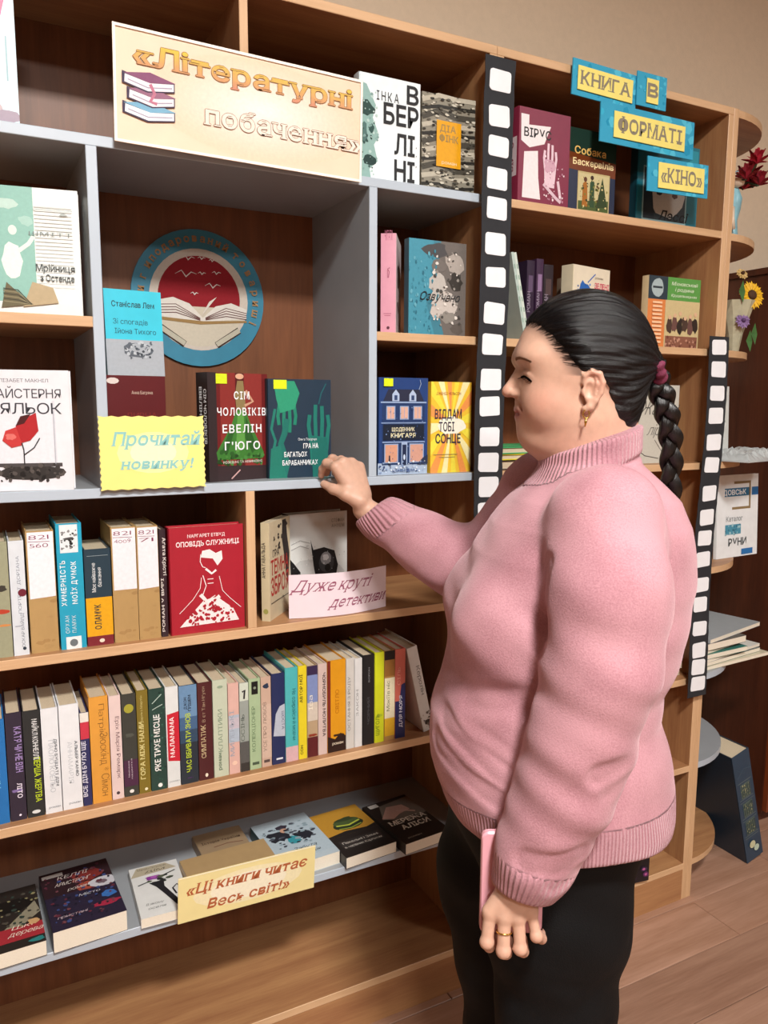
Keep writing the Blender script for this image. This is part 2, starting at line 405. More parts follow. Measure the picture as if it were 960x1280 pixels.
# ------------------------------------------------------------------ bookcases
def boards(name, label, x0, x1, parts, back=True):
    g = empty(name, ((x0+x1)/2, 0, 0), (0, 0, 0), label, 'bookcase')
    for pn, a, b, z0, z1, kind in parts:
        m, e, c = {'w': (WX, WEDGE, 0), 'v': (WZ, WEDGEZ, 0), 'g': (GRAY, GEDGE, 0), 'gv': (GRAY, GEDGE, 0)}[kind]
        o = MB().bbox(a, b, 0, .299, z0, z1, .001, 0, 1).build(pn, [m, e], g); o.location.x = -(x0+x1)/2
    if back:
        o = MB().box(x0+.001, x1-.001, .2995, .303, .02, 2.160).build('back_panel', HARD, g); o.location.x = -(x0+x1)/2
    return g
XL, XR = -.535, 1.022
boards('bookcase', 'wide light brown bookcase of open compartments with a grey framed box in the middle', XL, XR, [
    ('side_panel', XL, XL+.018, 0, 2.152, 'v'), ('side_panel', XR-.018, XR, 0, 2.152, 'v'), ('top_board', XL, XR, 2.152, 2.170, 'w'),
    ('grey_shelf', XL+.018, XR-.018, 1.849, 1.867, 'g'), ('grey_shelf', XL+.018, XR-.018, 1.252, 1.270, 'g'), ('grey_shelf', XL+.018, XR-.018, .392, .410, 'g'),
    ('shelf', XL+.018, .190, 1.550, 1.568, 'w'), ('shelf', .740, XR-.018, 1.550, 1.568, 'w'),
    ('shelf', XL+.018, XR-.018, .960, .978, 'w'), ('shelf', XL+.018, XR-.018, .654, .672, 'w'),
    ('bottom_board', XL+.018, XR-.018, .094, .112, 'w'), ('grey_divider', .190, .208, 1.270, 1.849, 'gv'), ('grey_divider', .722, .740, 1.270, 1.849, 'gv'),
    ('divider', .461, .477, 1.867, 2.152, 'v'), ('divider', .456, .474, .978, 1.252, 'v')])
g = bpy.data.objects['bookcase']
o = MB().box(XL+.018, XR-.018, .001, .017, 0, .0935).build('plinth', WX, g); o.location.x = -(XL+XR)/2
A2, B2 = 1.0225, 1.755
g = boards('bookcase.001', 'narrower light brown bookcase standing between the pink sweater and the round end shelves', A2, B2, [
    ('side_panel', A2, A2+.018, 0, 2.152, 'v'), ('side_panel', B2-.018, B2, 0, 2.152, 'v'), ('top_board', A2, B2, 2.152, 2.170, 'w'),
    ('shelf', A2+.018, B2-.018, 1.849, 1.867, 'w'), ('shelf', A2+.018, B2-.018, 1.550, 1.568, 'w'), ('shelf', A2+.018, B2-.018, 1.252, 1.270, 'w'),
    ('shelf', A2+.018, B2-.018, .960, .978, 'w'), ('shelf', A2+.018, B2-.018, .654, .672, 'w'), ('shelf', A2+.018, B2-.018, .392, .410, 'w'),
    ('bottom_board', A2+.018, B2-.018, .094, .112, 'w')])
o = MB().box(A2+.018, B2-.018, .001, .017, 0, .0935).build('plinth', WX, g); o.location.x = -(A2+B2)/2
# rounded end shelves
PX = 1.7735
g = empty('corner_shelf_unit', (PX, 0, 0), (0, 0, 0), 'open end unit of quarter round shelves on the side of the bookcase', 'shelf')
MB().bbox(1.7555-PX, 0, 0, .299, 0, 2.170, .001, 0, 1).build('side_panel', [WZ, WEDGEZ], g)
def quarter(z0, z1, m, e, r=.287):
    P = [(0, .299), (0, .006)]+[(r*math.sin(PI/2*i/14), .299-.293*math.cos(PI/2*i/14)) for i in range(1, 15)]
    V, F = slab(P, z0, z1); mi = [0, 0]+[1]*(len(F)-2)
    return mesh('round_shelf', V, F, [m, e], g, mi=mi)
for z in (2.152, 1.849, 1.550, 1.252, .960, .094): quarter(z, z+.018, WX, WEDGE)
for z in (.654, .392): quarter(z, z+.018, GRAY, GEDGE)
V, F = slab([(0, .299), (0, .07)]+[(.22*math.sin(PI/2*i/8), .299-.229*math.cos(PI/2*i/8)) for i in range(1, 9)], 0, .0935); mesh('round_plinth', V, F, WX, g)
# dark cupboard beyond the end shelves
DK = wood('dark_veneer', '3c1a0f', '552a18', 2, .4)
g = empty('cupboard', (2.75, .3, 0), (0, 0, 0), 'dark reddish brown cupboard against the wall behind the round end shelves', 'cupboard')
MB().box(-.445, .445, -.13, .15, .04, 1.845).build('body', DK, g)
MB().box(-.43, .43, -.11, .15, 0, .0395).build('plinth', DK, g)
MB().bbox(-.455, .455, -.14, .155, 1.8455, 1.865, .002).build('top_board', DK, g)
OR = wood('orange_veneer', '6b2f16', '8c451f', 2, .35)
for s_ in (0, 1):
    d = MB().bbox(-.44+s_*.442, -.002+s_*.44, -.149, -.1305, .05, 1.84, .002).build('door', OR, g)
    MB().tube([(-.03+s_*.06, -.149, .95), (-.03+s_*.06, -.172, .955), (-.03+s_*.06, -.172, 1.045), (-.03+s_*.06, -.149, 1.05)], .005).build('handle', mat('b0a890', .3, metal=1, name='brass'), d)

# ------------------------------------------------------------------ front facing books
ZA, ZS, ZG, Z2, Z3, ZL, ZB = 1.867, 1.568, 1.270, .978, .672, .410, .112
K = '232428'; WH = 'eef2f5'
def hands(c, x, y, s, seed, up=1):
    """a drawn hand: palm and four long fingers"""
    L = [('p', [(x-.10*s, y), (x+.10*s, y), (x+.13*s, y+up*.22*s), (x-.12*s, y+up*.24*s)], c)]
    for i, (dx, ln) in enumerate(((-.10, .20), (-.035, .28), (.035, .27), (.10, .2))):
        L.append(('l', [(x+dx*s, y+up*.2*s), (x+dx*1.25*s, y+up*(.2+ln*.6)*s), (x+dx*1.1*s, y+up*(.2+ln)*s)], .045*s, c))
    return L
book(.205, .272, .008, 'bfe3ee', 'pale blue thin book with a pink stripe at the top left end of the shelf', (-.112, .02, ZA), hard=False, front=[
    ('p', [(.55, 0), (1, 0), (1, 1), (.5, 1)], 'cfeaf2'), ('p', [(.82, .62), (.9, .6), (1, .9), (1, 1), (.93, 1)], 'd85c86'), ('b', .9, .05, .16, .06, '9c8b9c', 3), ('b', .8, .1, .1, .05, 'b9a5ad', 5), ('l', [(.93, .25), (.93, .5)], .012, '8fb2bd')])
book(.140, .205, .024, 'e6f0f4', 'white book with a dark green portrait and huge black stacked letters', (.712, .028, ZA), front=[
    ('p', [(0, 0), (.2, 0), (.17, .12), (.30, .2), (.24, .35), (.32, .45), (.22, .6), (.27, .72), (.12, .9), (0, .92)], '8fb3ae'),
    ('b', .10, .68, .17, .13, '274541', 1), ('b', .06, .45, .10, .16, '4d706c', 2), ('b', .16, .2, .13, .08, '1f3b39', 4), ('b', .2, .5, .05, .07, '2c4e4a', 7), ('s', 0, .05, .3, .8, ['2c4b47', '7fa09c', 'b7cfcb'], 60, .02, 3),
    ('t', 'В', .87, .79, .17, .2, K, 'b'), ('t', 'ІНКА', .46, .775, .085, .36, '3a3d42', 'r', {'sp': .3}), ('t', 'БЕР', .68, .57, .19, .58, K, 'b'), ('t', 'ЛІ', .74, .3, .19, .34, K, 'b'), ('t', 'НІ', .74, .05, .19, .34, K, 'b'),
    ('r', .93, .38, .01, .01, K), ('r', .93, .3, .01, .01, K), ('r', .93, .2, .01, .01, K)], spine=[('t', 'ІНКА', .5, .5, .4, .3, K, {'rot': 90})])
book(.132, .196, .018, '6c675a', 'grey book with black and white furrows and a mustard square, beside the film strip', (.860, .034, ZA), front=
    [('r', 0, 0, 1, 1, '8a8577')]+[('l', [(0, .07+i*.085), (.3, .09+i*.088+.02*(i % 3)), (.65, .06+i*.092), (1, .09+i*.09)], .05+.02*(i % 3), ('2b2925', 'b9b3a2', '47443c')[i % 3]) for i in range(11)] +
    [('s', 0, 0, 1, 1, ['2b2925', 'c9c4b4', '5a564c', '3a372f'], 240, .018, 9, 2.2), ('r', .26, .27, .46, .47, 'e0a012'), ('t', 'ДІА', .47, .63, .07, .3, '9c8048', 'b'), ('t', 'ФІНК', .49, .53, .07, .36, '9c8048', 'b'), ('t', 'роман', .5, .3, .035, .28, 'e9d9b0')])
book(.147, .208, .030, '7e2440', 'burgundy book with a white torn shape and a pale hand, right of the film strip', (1.104, .030, ZA), sc='8d2c48', front=[
    ('p', [(.05, .93), (.2, .93), (.2, .83), (.62, .85), (.5, .66), (.22, .6), (.06, .66)], 'efe6e8'), ('p', [(.1, .08), (.45, .08), (.4, .3), (.38, .58), (.12, .55)], 'efe4e6'),
    ('t', 'ВІРУС', .37, .71, .09, .52, K, 'b')]+hands('e4c8d4', .62, .22, .95, 1)+[('b', .62, .44, .13, .13, 'cfa4b6', 3), ('l', [(.5, .25), (.75, .12), (.85, .08)], .05, 'd9bcc9'), ('l', [(.78, .3), (.84, .12)], .05, 'dcc1cd'), ('s', .5, .05, .4, .5, ['b98499', 'f0dfe6'], 40, .016, 4), ('t', 'роман', .62, .02, .02, .2, 'efe6e8')],
    spine=[('r', .1, .3, .8, .4, 'e4d3d8'), ('t', 'ВІРУС', .5, .5, .5, .3, '8d2c48', 'b', {'rot': 90})])
book(.145, .190, .030, '1d2742', 'dark blue and green book with two figures, left of the blue sign cards', (1.254, .036, ZA), sc='1b2230', front=[
    ('p', [(0, .6), (1, .6), (1, 1), (0, 1)], '1b352c'), ('p', [(0, .52), (1, .48), (1, .66), (0, .72)], '6e3413'), ('t', 'Собака', .45, .71, .085, .66, 'e9c06c', 'b'), ('t', 'Баскервілів', .52, .58, .075, .86, 'f2dfa8', 'b'),
    ('r', .2, .05, .68, .46, 'bfae7a'), ('r', .22, .06, .64, .43, 'c9bd8d'), ('p', [(.22, .06), (.86, .06), (.86, .2), (.22, .16)], '4a5b2c'), ('p', [(.3, .1), (.42, .1), (.4, .38), (.36, .4), (.31, .37)], 'a3661f'), ('e', .36, .42, .035, .04, '5b2f18'),
    ('p', [(.45, .1), (.56, .1), (.55, .4), (.5, .43), (.46, .39)], '2f4a2c'), ('e', .5, .45, .035, .035, '3c2415'), ('p', [(.6, .1), (.84, .12), (.72, .47)], '2e3f1e'), ('s', .24, .08, .6, .36, ['7c7a33', '2c3a1c', 'd9c98e', '5c3f20'], 70, .018, 6)], spine=[('t', 'Собака', .5, .55, .45, .3, 'c9a04c', {'rot': 90})])
book(.214, .208, .022, '1a6f80', 'teal book with a framed pale portrait behind the smallest sign card', (1.482, .050, ZA), sc='0f3d4a', front=[
    ('r', .1, .07, .72, .62, '8fb7bd'), ('r', .12, .09, .68, .58, '33424a'), ('b', .5, .4, .3, .3, 'c3c2bd', 3, {'j': .15}), ('b', .36, .42, .06, .05, '2a2f33', 4), ('b', .62, .4, .06, .05, '5b4038', 6), ('p', [(.12, .09), (.3, .09), (.24, .5), (.12, .6)], '23303a'), ('t', 'Лессі', .60, .10, .11, .46, '1b1e24', 'b', {'sh': .3}), ('r', .84, .72, .14, .24, '2a8ea0')])
# left column
book(.131, .210, .020, 'e9edea', 'white book showing the edge behind the pale green and white one', (.052, .085, ZS), (0, 0, R(-8)))
book(.133, .207, .026, 'e8ede9', 'white book with a pale green left half and an open book drawn below', (.044, .032, ZS), (0, 0, R(-9)), pages=PAGEW, front=[
    ('p', [(0, .1), (.47, .1), (.47, 1), (0, 1)], '8fc0b4'), ('b', .16, .86, .16, .08, 'bcd9cf', 3), ('b', .38, .74, .1, .08, 'a7cfc4', 5), ('b', .2, .42, .13, .24, 'e2efe8', 8, {'j': .18}), ('e', .22, .66, .05, .06, 'd7e8e0'), ('l', [(.28, .5), (.4, .56), (.46, .62)], .05, 'dcebe4')] +
    [('r', .48, .22+.03*i, .44, .006, 'd3d9d8') for i in range(22)]+[('t', 'Мрійниця', .7, .35, .055, .46, '3a4446', 'r', {'serif': True}), ('t', 'з Остенде', .72, .27, .055, .4, '3a4446', 'r', {'serif': True}), ('t', 'ШМІТТ', .66, .63, .028, .5, '7b8786', {'sp': .2}),
     ('r', .47, .83, .46, .004, '8b9593'), ('p', [(.3, .06), (.72, .1), (.66, .22), (.42, .26)], 'b7a583'), ('p', [(.05, .05), (.42, .08), (.3, .14), (.12, .25)], '6a6349')]+[('l', [(.08, .1+.02*i), (.25, .09+.02*i), (.4, .08)], .012, ('8d8566', '3f3c2e')[i % 2]) for i in range(6)]+[('b', .82, .8, .05, .02, 'a9b3b1', 1)])
book(.137, .205, .030, 'e4e4ea', 'white book with a red butterfly under a glass dome, at the left edge', (.012, .028, ZG), (0, 0, R(-12)), pages=PAGEW, front=[
    ('r', .1, .2, .72, .55, 'd4d6de'), ('r', .13, .2, .66, .56, 'e3e4eb'), ('t', 'ЕЛІЗАБЕТ МАКНІЛ', .46, .9, .028, .6, '6d6e78'), ('t', 'МАЙСТЕРНЯ', .47, .77, .075, .86, '3f4048'), ('t', 'ЛЯЛЬОК', .47, .64, .09, .86, '3f4048'),
    ('b', .5, .15, .44, .10, '33302f', 4, {'j': .2}), ('r', .1, .2, .78, .03, '4b4748'), ('s', .08, .08, .8, .14, ['1c1a1a', '56504d', '3a3635'], 60, .03, 3),
    ('p', [(.42, .38), (.3, .36), (.2, .42), (.24, .5), (.36, .53), (.44, .46)], 'c33a3a'), ('p', [(.42, .4), (.36, .54), (.46, .6), (.6, .65), (.62, .5), (.52, .42)], 'b0262c'), ('p', [(.36, .54), (.42, .62), (.54, .64), (.46, .56)], '4b181b'), ('b', .3, .45, .07, .05, 'd9706a', 3), ('l', [(.44, .22), (.44, .34), (.42, .4)], .014, K), ('l', [(.44, .3), (.56, .36), (.63, .44)], .012, K), ('r', .11, .22, .006, .44, 'a6a9b4'), ('r', .8, .22, .006, .44, 'a6a9b4')])
# grey box
book(.116, .201, .036, '5a1218', 'dark maroon book half hidden by the yellow card, in the grey box', (.209, .060, ZG), (0, 0, R(6)), sc='4a0f14', front=[
    ('e', .16, .95, .1, .05, 'd8ccc6', 10), ('t', 'Анна Багряна', .62, .83, .03, .34, 'cfb8a8'), ('t', 'ДИВНА', .6, .6, .06, .5, '7c2a28')], spine=[('t', 'ПОЕТИ', .5, .35, .4, .4, 'b78b6a', 'b', {'rot': 90})])
book(.107, .158, .014, '35c3dc', 'small cyan and grey book standing on top of the dark maroon one', (.222, .078, ZG+.2015), (R(-4), 0, R(6)), sc='5d7f88', hard=False, front=[
    ('r', 0, 0, 1, .42, 'a6adb5'), ('t', 'Станіслав Лем', .5, .8, .065, .74, '16363f', 'b'), ('t', 'Зі спогадів', .44, .6, .06, .6, '1c5666'), ('t', 'Ійона Тихого', .52, .49, .06, .72, '1c5666'),
    ('b', .55, .3, .28, .14, '59616b', 3, {'j': .15}), ('b', .55, .31, .24, .11, 'a4abb3', 4), ('s', .33, .2, .46, .2, ['59616b', '3d444d', 'b9c0c7'], 46, .03, 5)])
book(.138, .209, .040, '3a2a2a', 'book with a woman in a green dress on a red ground, in the grey box', (.392, .022, ZG), (0, 0, R(17)), sc='2a1f1d', front=[
    ('r', .14, 0, .86, 1, '6b1f20'), ('r', .2, .1, .25, .9, '87302c'), ('r', .6, .1, .3, .9, '8a322e'), ('r', .45, .12, .14, .88, '551a1c'), ('p', [(0, 0), (1, 0), (1, .13), (0, .15)], '382b2e'), ('r', 0, 0, .14, 1, '32282a'),
    ('p', [(.46, .66), (.62, .66), (.68, .55), (.92, .26), (.9, .2), (.14, .2), (.12, .27), (.36, .5)], '3d7a33'), ('p', [(.48, .64), (.58, .64), (.6, .3), (.44, .26)], '5c9a48'), ('p', [(.62, .6), (.8, .3), (.72, .25), (.6, .4)], '2c5c28'), ('p', [(.36, .5), (.2, .27), (.3, .25), (.44, .5)], '2c5c28'), ('s', .15, .15, .75, .12, ['2c5c28', '4b8740', '23441f'], 46, .03, 4),
    ('p', [(.46, .66), (.44, .8), (.48, .93), (.58, .93), (.6, .8), (.62, .66)], '8c7a52'), ('e', .52, .97, .07, .04, 'd8a98c'), ('l', [(.62, .84), (.74, .74), (.6, .7)], .04, 'c99b80'), ('r', .13, .9, .18, .09, 'd5e62a'),
    ('t', 'СІМ', .55, .76, .07, .26, WH, 'b', {'sp': .2}), ('t', 'ЧОЛОВІКІВ', .55, .61, .07, .82, WH, 'b', {'sp': .2}), ('t', 'ЕВЕЛІН', .55, .45, .075, .66, WH, 'b', {'sp': .2}), ('t', "Г'ЮГО", .55, .29, .075, .6, WH, 'b', {'sp': .2}), ('t', 'РОЗКІШНІ ТА НЕВИМОВНІ', .55, .165, .022, .66, 'e2dcd4'), ('l', [(.35, .02), (.5, .1)], .02, 'c9a2a0')],
    spine=[('t', 'СІМ ЧОЛОВІКІВ', .68, .60, .22, .5, WH, 'b', {'rot': -90}), ('t', "ЕВЕЛІН Г'ЮГО", .3, .62, .22, .5, WH, 'b', {'rot': -90})])
book(.139, .200, .022, '1f3447', 'navy book with green hands, touched by the raised hand, in the grey box', (.519, .050, ZG), sc='17303a', front=
    hands('1f8068', .3, .98, 1.1, 2, -1)+[('p', [(.1, .98), (.42, .98), (.5, .86), (.42, .7), (.2, .66), (.14, .8)], '2c9673'), ('l', [(.12, .7), (.06, .5), (.12, .38), (.06, .2)], .04, '21786a'), ('l', [(.3, .6), (.26, .45), (.2, .35), (.3, .15), (.24, 0)], .09, '1c6f64'), ('p', [(.05, .3), (.2, .34), (.24, .12), (.3, 0), (.02, 0)], '1f7767')] +
    hands('1d7468', .8, .12, 1.3, 2, 1)+[('p', [(.7, 0), (.96, 0), (.94, .4), (.68, .42)], '1b6a62'), ('l', [(.8, .75), (.84, .86), (.92, .96)], .02, '205a62'), ('r', .1, .9, .2, .09, 'd9ea1e'), ('t', 'Ольга Токарчук', .62, .38, .026, .3, 'dfe6ea'), ('t', 'ГРА НА', .67, .3, .05, .24, WH, 'b'), ('t', 'БАГАТЬОХ', .43, .215, .05, .36, WH, 'b'), ('t', 'БАРАБАНЧИКАХ', .5, .13, .05, .56, WH, 'b')])
# right of the grey box
book(.132, .204, .032, 'e7dcdc', 'pale pink book turned to show its spine, beside the grey divider', (.797, .026, ZS), (0, 0, R(57)), sc='dd9db0', pages=PAGEW, front=[
    ('r', .1, .1, .8, .8, 'd9c8cc'), ('b', .5, .6, .3, .25, '3c3438', 3), ('b', .4, .3, .2, .12, '6d5b60', 5)], spine=[('t', 'ЧИТАТИ', .5, .93, .1, .5, 'b0607a', {'rot': 0}), ('l', [(.5, .56), (.55, .62), (.45, .65), (.6, .66)], .06, 'a85a72'), ('r', .42, .56, .04, .08, 'a85a72'), ('r', .2, .2, .5, .006, 'b0607a'), ('r', .25, .18, .4, .006, 'b0607a'), ('e', .5, .06, .1, .1, '5a2a3a')])
book(.142, .196, .020, '3e7d90', 'teal blue book with a swirling pale painted figure, above the navy shop front book', (.822, .016, ZS), sc='274b58', front=[
    ('p', [(0, 0), (.45, 0), (.3, .35), (.5, .6), (.42, 1), (0, 1)], '4590a6'), ('p', [(.55, 1), (1, 1), (1, 0), (.62, 0), (.45, .4)], '6b6561'), ('b', .45, .9, .28, .12, '4b4a4c', 2), ('b', .6, .32, .28, .28, 'c2bab3', 3), ('b', .5, .55, .2, .18, 'b9b4ae', 6), ('b', .8, .78, .2, .2, 'a79f98', 5), ('b', .82, .58, .14, .16, '37332f', 8), ('b', .68, .2, .16, .1, '8c8780', 9), ('b', .85, .08, .14, .1, '5c5550', 2), ('b', .5, .74, .16, .1, '706a66', 4), ('s', 0, 0, .5, .9, ['2f6c80', '64a6b8', '3a8094'], 80, .03, 3, .6), ('s', .4, .1, .5, .8, ['8f8a84', 'dcd6cf', '4a4744'], 70, .025, 7),
    ('t', 'Озвучено', .52, .37, .09, .7, '20262b', 'r', {'sh': .4})])
book(.122, .207, .020, '22407a', 'navy book with a drawn shop front of lit windows, in the lower right compartment', (.757, .028, ZG), sc='1b2f55', front=[
    ('r', 0, 0, 1, .12, 'a7b8cf'), ('r', .08, .1, .86, .66, '243a66'), ('p', [(.1, .76), (.92, .76), (.82, .88), (.2, .88)], '2b2f45'), ('p', [(.28, .76), (.42, .76), (.42, .83), (.35, .88), (.28, .83)], 'aebfdc'), ('p', [(.62, .76), (.76, .76), (.76, .83), (.69, .88), (.62, .83)], 'aebfdc'), ('r', .32, .77, .06, .05, '33456e'), ('r', .66, .77, .06, .05, '33456e'),
    ('r', .05, .74, .92, .015, '93a9cd')]+[('r', x, .57, .18, .14, '8ea6cc') for x in (.16, .43, .70)]+[('r', x+.02, .58, .14, .12, 'd8ab98') for x in (.16, .43, .70)]+[('r', x+.085, .58, .01, .12, '8ea6cc') for x in (.16, .43, .70)] +
    [('r', .06, .53, .9, .012, '8299c2'), ('r', .1, .36, .82, .16, '1a2436'), ('t', 'ЩОДЕННИК', .5, .45, .04, .46, 'e3ddba', 'b'), ('t', 'КНИГАРЯ', .5, .385, .045, .5, 'e9e3bc', 'b'), ('r', .08, .33, .86, .015, '8299c2'),
     ('r', .12, .12, .28, .2, '8ea6cc'), ('r', .14, .13, .24, .18, 'd39a80'), ('r', .62, .12, .3, .2, '8ea6cc'), ('r', .64, .13, .26, .18, 'cf9c8a'), ('r', .46, .1, .12, .24, '9db1d3'), ('r', .48, .1, .08, .21, '1f2b4a'), ('e', .52, .18, .02, .05, 'c9d8ee'), ('p', [(.2, .1), (.24, .1), (.235, .2), (.21, .2)], '20293c'), ('p', [(.78, .1), (1, .1), (1, .2), (.9, .17)], '2a3550'), ('s', .02, .02, .96, .12, ['dde6f0', '3a4d78', '7c92b8'], 60, .02, 2), ('s', .08, .12, .86, .6, ['6e86b4', '31497c'], 60, .012, 3), ('r', .1, .91, .18, .08, 'd9ea1e'), ('l', [(.8, .88), (.84, .94), (.82, .98)], .01, 'a7b8cf'), ('t', 'ШОН БІТЕЛЛ', .5, .03, .025, .44, '22407a', 'b')])
rays = [('p', [(.5, .55), (.5+1.2*math.cos(a), .55+1.2*math.sin(a)), (.5+1.2*math.cos(a+.24), .55+1.2*math.sin(a+.24))], ('f4e04a', 'f49b52', 'f7ecb0')[i % 3]) for i, a in enumerate([k*2*PI/16 for k in range(16)])]
def clipray(p):
    out = []
    c, q = p[1][0], p[1][1:]
    def cut(pt):
        dx, dy = pt[0]-c[0], pt[1]-c[1]; f = min((.5/abs(dx) if dx else 9), ((1-c[1]) if dy > 0 else c[1])/abs(dy) if dy else 9); return (c[0]+dx*f, c[1]+dy*f)
    a, b = cut(q[0]), cut(q[1]); mid = []
    if abs(a[0]-b[0]) > 1e-4 and abs(a[1]-b[1]) > 1e-4:
        mid = [(a[0] if a[0] in (0, 1) or abs(a[0]-round(a[0])) < 1e-6 else b[0], a[1] if abs(a[1]-round(a[1])) < 1e-6 else b[1])]
    return ('p', [c, a]+mid+[b], p[2])
book(.106, .200, .018, 'f3c63c', 'yellow and orange sunburst book right of the navy shop front book', (.886, .026, ZG), hard=False, front=[clipray(r_) for r_ in rays]+[
    ('b', .5, .52, .38, .2, 'f8f4e2', 3, {'j': .2, 'n': 22}), ('t', 'ДЖЕНДІ НЕЛЬСОН', .42, .86, .03, .6, 'b06a48'), ('t', 'ВІДДАМ', .42, .6, .1, .66, '3a3444', 'b'), ('t', 'ТОБІ', .38, .46, .1, .38, '3a3444', 'b'), ('t', 'СОНЦЕ', .42, .33, .1, .62, '3a3444', 'b'), ('r', .06, .2, .6, .006, '9a8a5a'), ('r', .2, .17, .4, .006, '9a8a5a')])
# right bay, middle shelf
for i, (c1, lb) in enumerate((('cfdcd2', 'thin pale green notebook leaning right behind the film strip, in front of its twin'), ('b9cbc4', 'thin grey green notebook leaning behind the pale one by the film strip'))):
    book(.15, .205, .007, c1, lb, (1.176-i*.0075, .06, ZS+.0020), (R(-13), 0, R(90)), hard=False, spine=[('r', .3, .1+.12*k, .4, .05, '8fae9e') for k in range(7)])
for i, (x, c1, lb, hh, tt) in enumerate(((1.196, '2b1b33', 'dark purple book upright behind the forehead', .190, .022), (1.222, '3b2340', 'plum book with a bright spine stripe, right of the dark purple one', .196, .02), (1.252, '241a22', 'black book with a small round emblem, left of the cream book', .185, .028))):
    book(.13, hh, tt, c1, lb, (x, .075, ZS), (0, 0, R(90)), spine=[('r', .2, .62, .6, .2, ('5c4a66', '8a6f94', '4b3a3c')[i]), ('e', .5, .3, .38, .1, ('3a2a44', '6a5070', 'a58c5c')[i]), ('t', 'РОМАН', .5, .5, .4, .25, 'a094a8', {'rot': 90})])
book(.150, .190, .034, 'e7ddc6', 'cream book with a blue blob and pink letters behind the top of the head', (1.300, .060, ZS), (0, 0, R(12)), sc='d2c9ae', front=[
    ('b', .34, .62, .27, .27, '2a66b8', 5, {'j': .3, 'n': 20}), ('b', .22, .42, .16, .2, '2a66b8', 7), ('l', [(.4, .8), (.6, .92)], .02, '2a66b8'), ('s', .1, .4, .5, .4, ['4c86cf', '1f4f96'], 40, .02, 2), ('t', 'роман', .7, .86, .03, .22, '8b7d70'), ('t', 'ЗЕЛЕНІ', .78, .74, .07, .4, 'd2496a', 'b'), ('t', 'МАРТА', .76, .62, .07, .42, 'd2496a', 'b'), ('t', 'ДІМ', .8, .5, .07, .3, 'd2496a', 'b')])
book(.14, .175, .02, '7d6a58', 'brown grey book standing behind the cream book', (1.352, .16, ZS), (0, 0, R(3)))
book(.186, .180, .022, 'd9c59c', 'green topped book with an orange side strip and a crowd scene, right of the head', (1.532, .042, ZS), front=[
    ('r', 0, 0, .33, .72, 'd98348'), ('r', 0, .68, .36, .32, '2d3b45'), ('b', .17, .84, .12, .13, 'a5b6b9', 2, {'j': .1}), ('r', .08, .83, .18, .03, '333c42'), ('r', .36, .68, .64, .32, '5a9a4a'), ('t', 'Міхновський', .68, .89, .05, .5, 'dfe9d2', {'sh': .3}), ('t', 'і родина', .68, .81, .05, .36, 'dfe9d2', {'sh': .3}), ('t', 'Крушельницьких', .68, .73, .04, .5, 'dfe9d2', {'sh': .3}),
    ('r', .33, 0, .67, .68, 'cbb98a'), ('r', .35, .02, .63, .16, '8a5a48'), ('s', .36, .02, .6, .14, ['c0907a', '6d4034'], 40, .02, 4)]+[('b', .42+.1*i, .32+.03*(i % 2), .07, .13, ('4a3830', '6a4a44', '2f2622')[i % 3], i) for i in range(6)]+[('e', .42+.1*i, .44+.03*(i % 3), .03, .03, 'd7b18f') for i in range(6)]+[('r', .08, .62-.055*k, .18, .03, 'f0c49c') for k in range(11)])
# right bay, shelf behind the shoulder
book(.165, .204, .016, 'b9b5aa', 'pale grey book with large handwriting, behind the braid', (1.500, .045, ZG), hard=False, front=[
    ('p', [(0, 0), (1, 0), (1, 1), (0, 1)], 'c4c1b6'), ('t', 'Жадан', .55, .62, .18, .8, '4a4744', 't', {'sh': .5}), ('t', 'лірика', .62, .36, .14, .6, '56524e', 't', {'sh': .5}), ('l', [(.3, .95), (.42, .82), (.34, .7), (.5, .78)], .015, '4a4744'), ('l', [(.5, .3), (.7, .12), (.9, .25)], .012, '56524e'), ('l', [(.1, .2), (.3, .1), (.6, .06)], .012, '56524e')])
book(.19, .14, .022, '23231f', 'black book lying flat at the bottom of the small stack before the face', (1.062, .03, ZG+.022), (R(-90), 0, 0), pages=PAGE)
book(.18, .135, .014, 'd8c92c', 'yellow book lying flat on the black one before the face', (1.066, .032, ZG+.0365), (R(-90), 0, 0))
book(.20, .14, .016, '3fa063', 'green book on top of the small stack before the face', (1.060, .028, ZG+.053), (R(-90), 0, R(2)), front=[('r', .1, .2, .5, .5, '58b878')])
# ------------------------------------------------------------------ upper spine row
def up(x0, x1, h, col, label, spine=(), y=.02, z=Z2, d=.135, hard=True, sc=None, pages=None, rx=0, group=None):
    return book(d, h, x1-x0-.0006, col, label, (x1-.0003, y, z), (0, rx, R(90)), sc=sc, spine=spine, hard=hard, pages=pages, group=group)
up(-.004, .0355, .205, '8a8c74', 'olive book with a red and black figure at the left end of the upper row', [('r', 0, 0, 1, 1, '9a9b80'), ('b', .6, .6, .4, .16, '3a3832', 2), ('b', .6, .4, .4, .12, 'b5402c', 4), ('b', .7, .28, .3, .06, 'd08a4c', 4), ('r', 0, 0, .3, .3, 'a77e4e')])
up(.0365, .0615, .205, 'd6dde4', 'white book with a maroon dot, left of the first paper wrapped book', [('t', 'ПОРТРЕТ ДОРІАНА', .65, .62, .2, .5, '8890a0', {'rot': 90}), ('e', .75, .55, .28, .28, '6d2233'), ('t', 'ОСКАР ВАЙЛД', .75, .22, .2, .3, '7a8290', {'rot': 90}), ('b', .4, .26, .3, .06, 'aab0bc', 3), ('e', .7, .06, .12, .12, '2c3a48')])
KR = [('s', 0, 0, 1, .6, ['b08f5e', 'a98656'], 14, .1, 2, 2)]
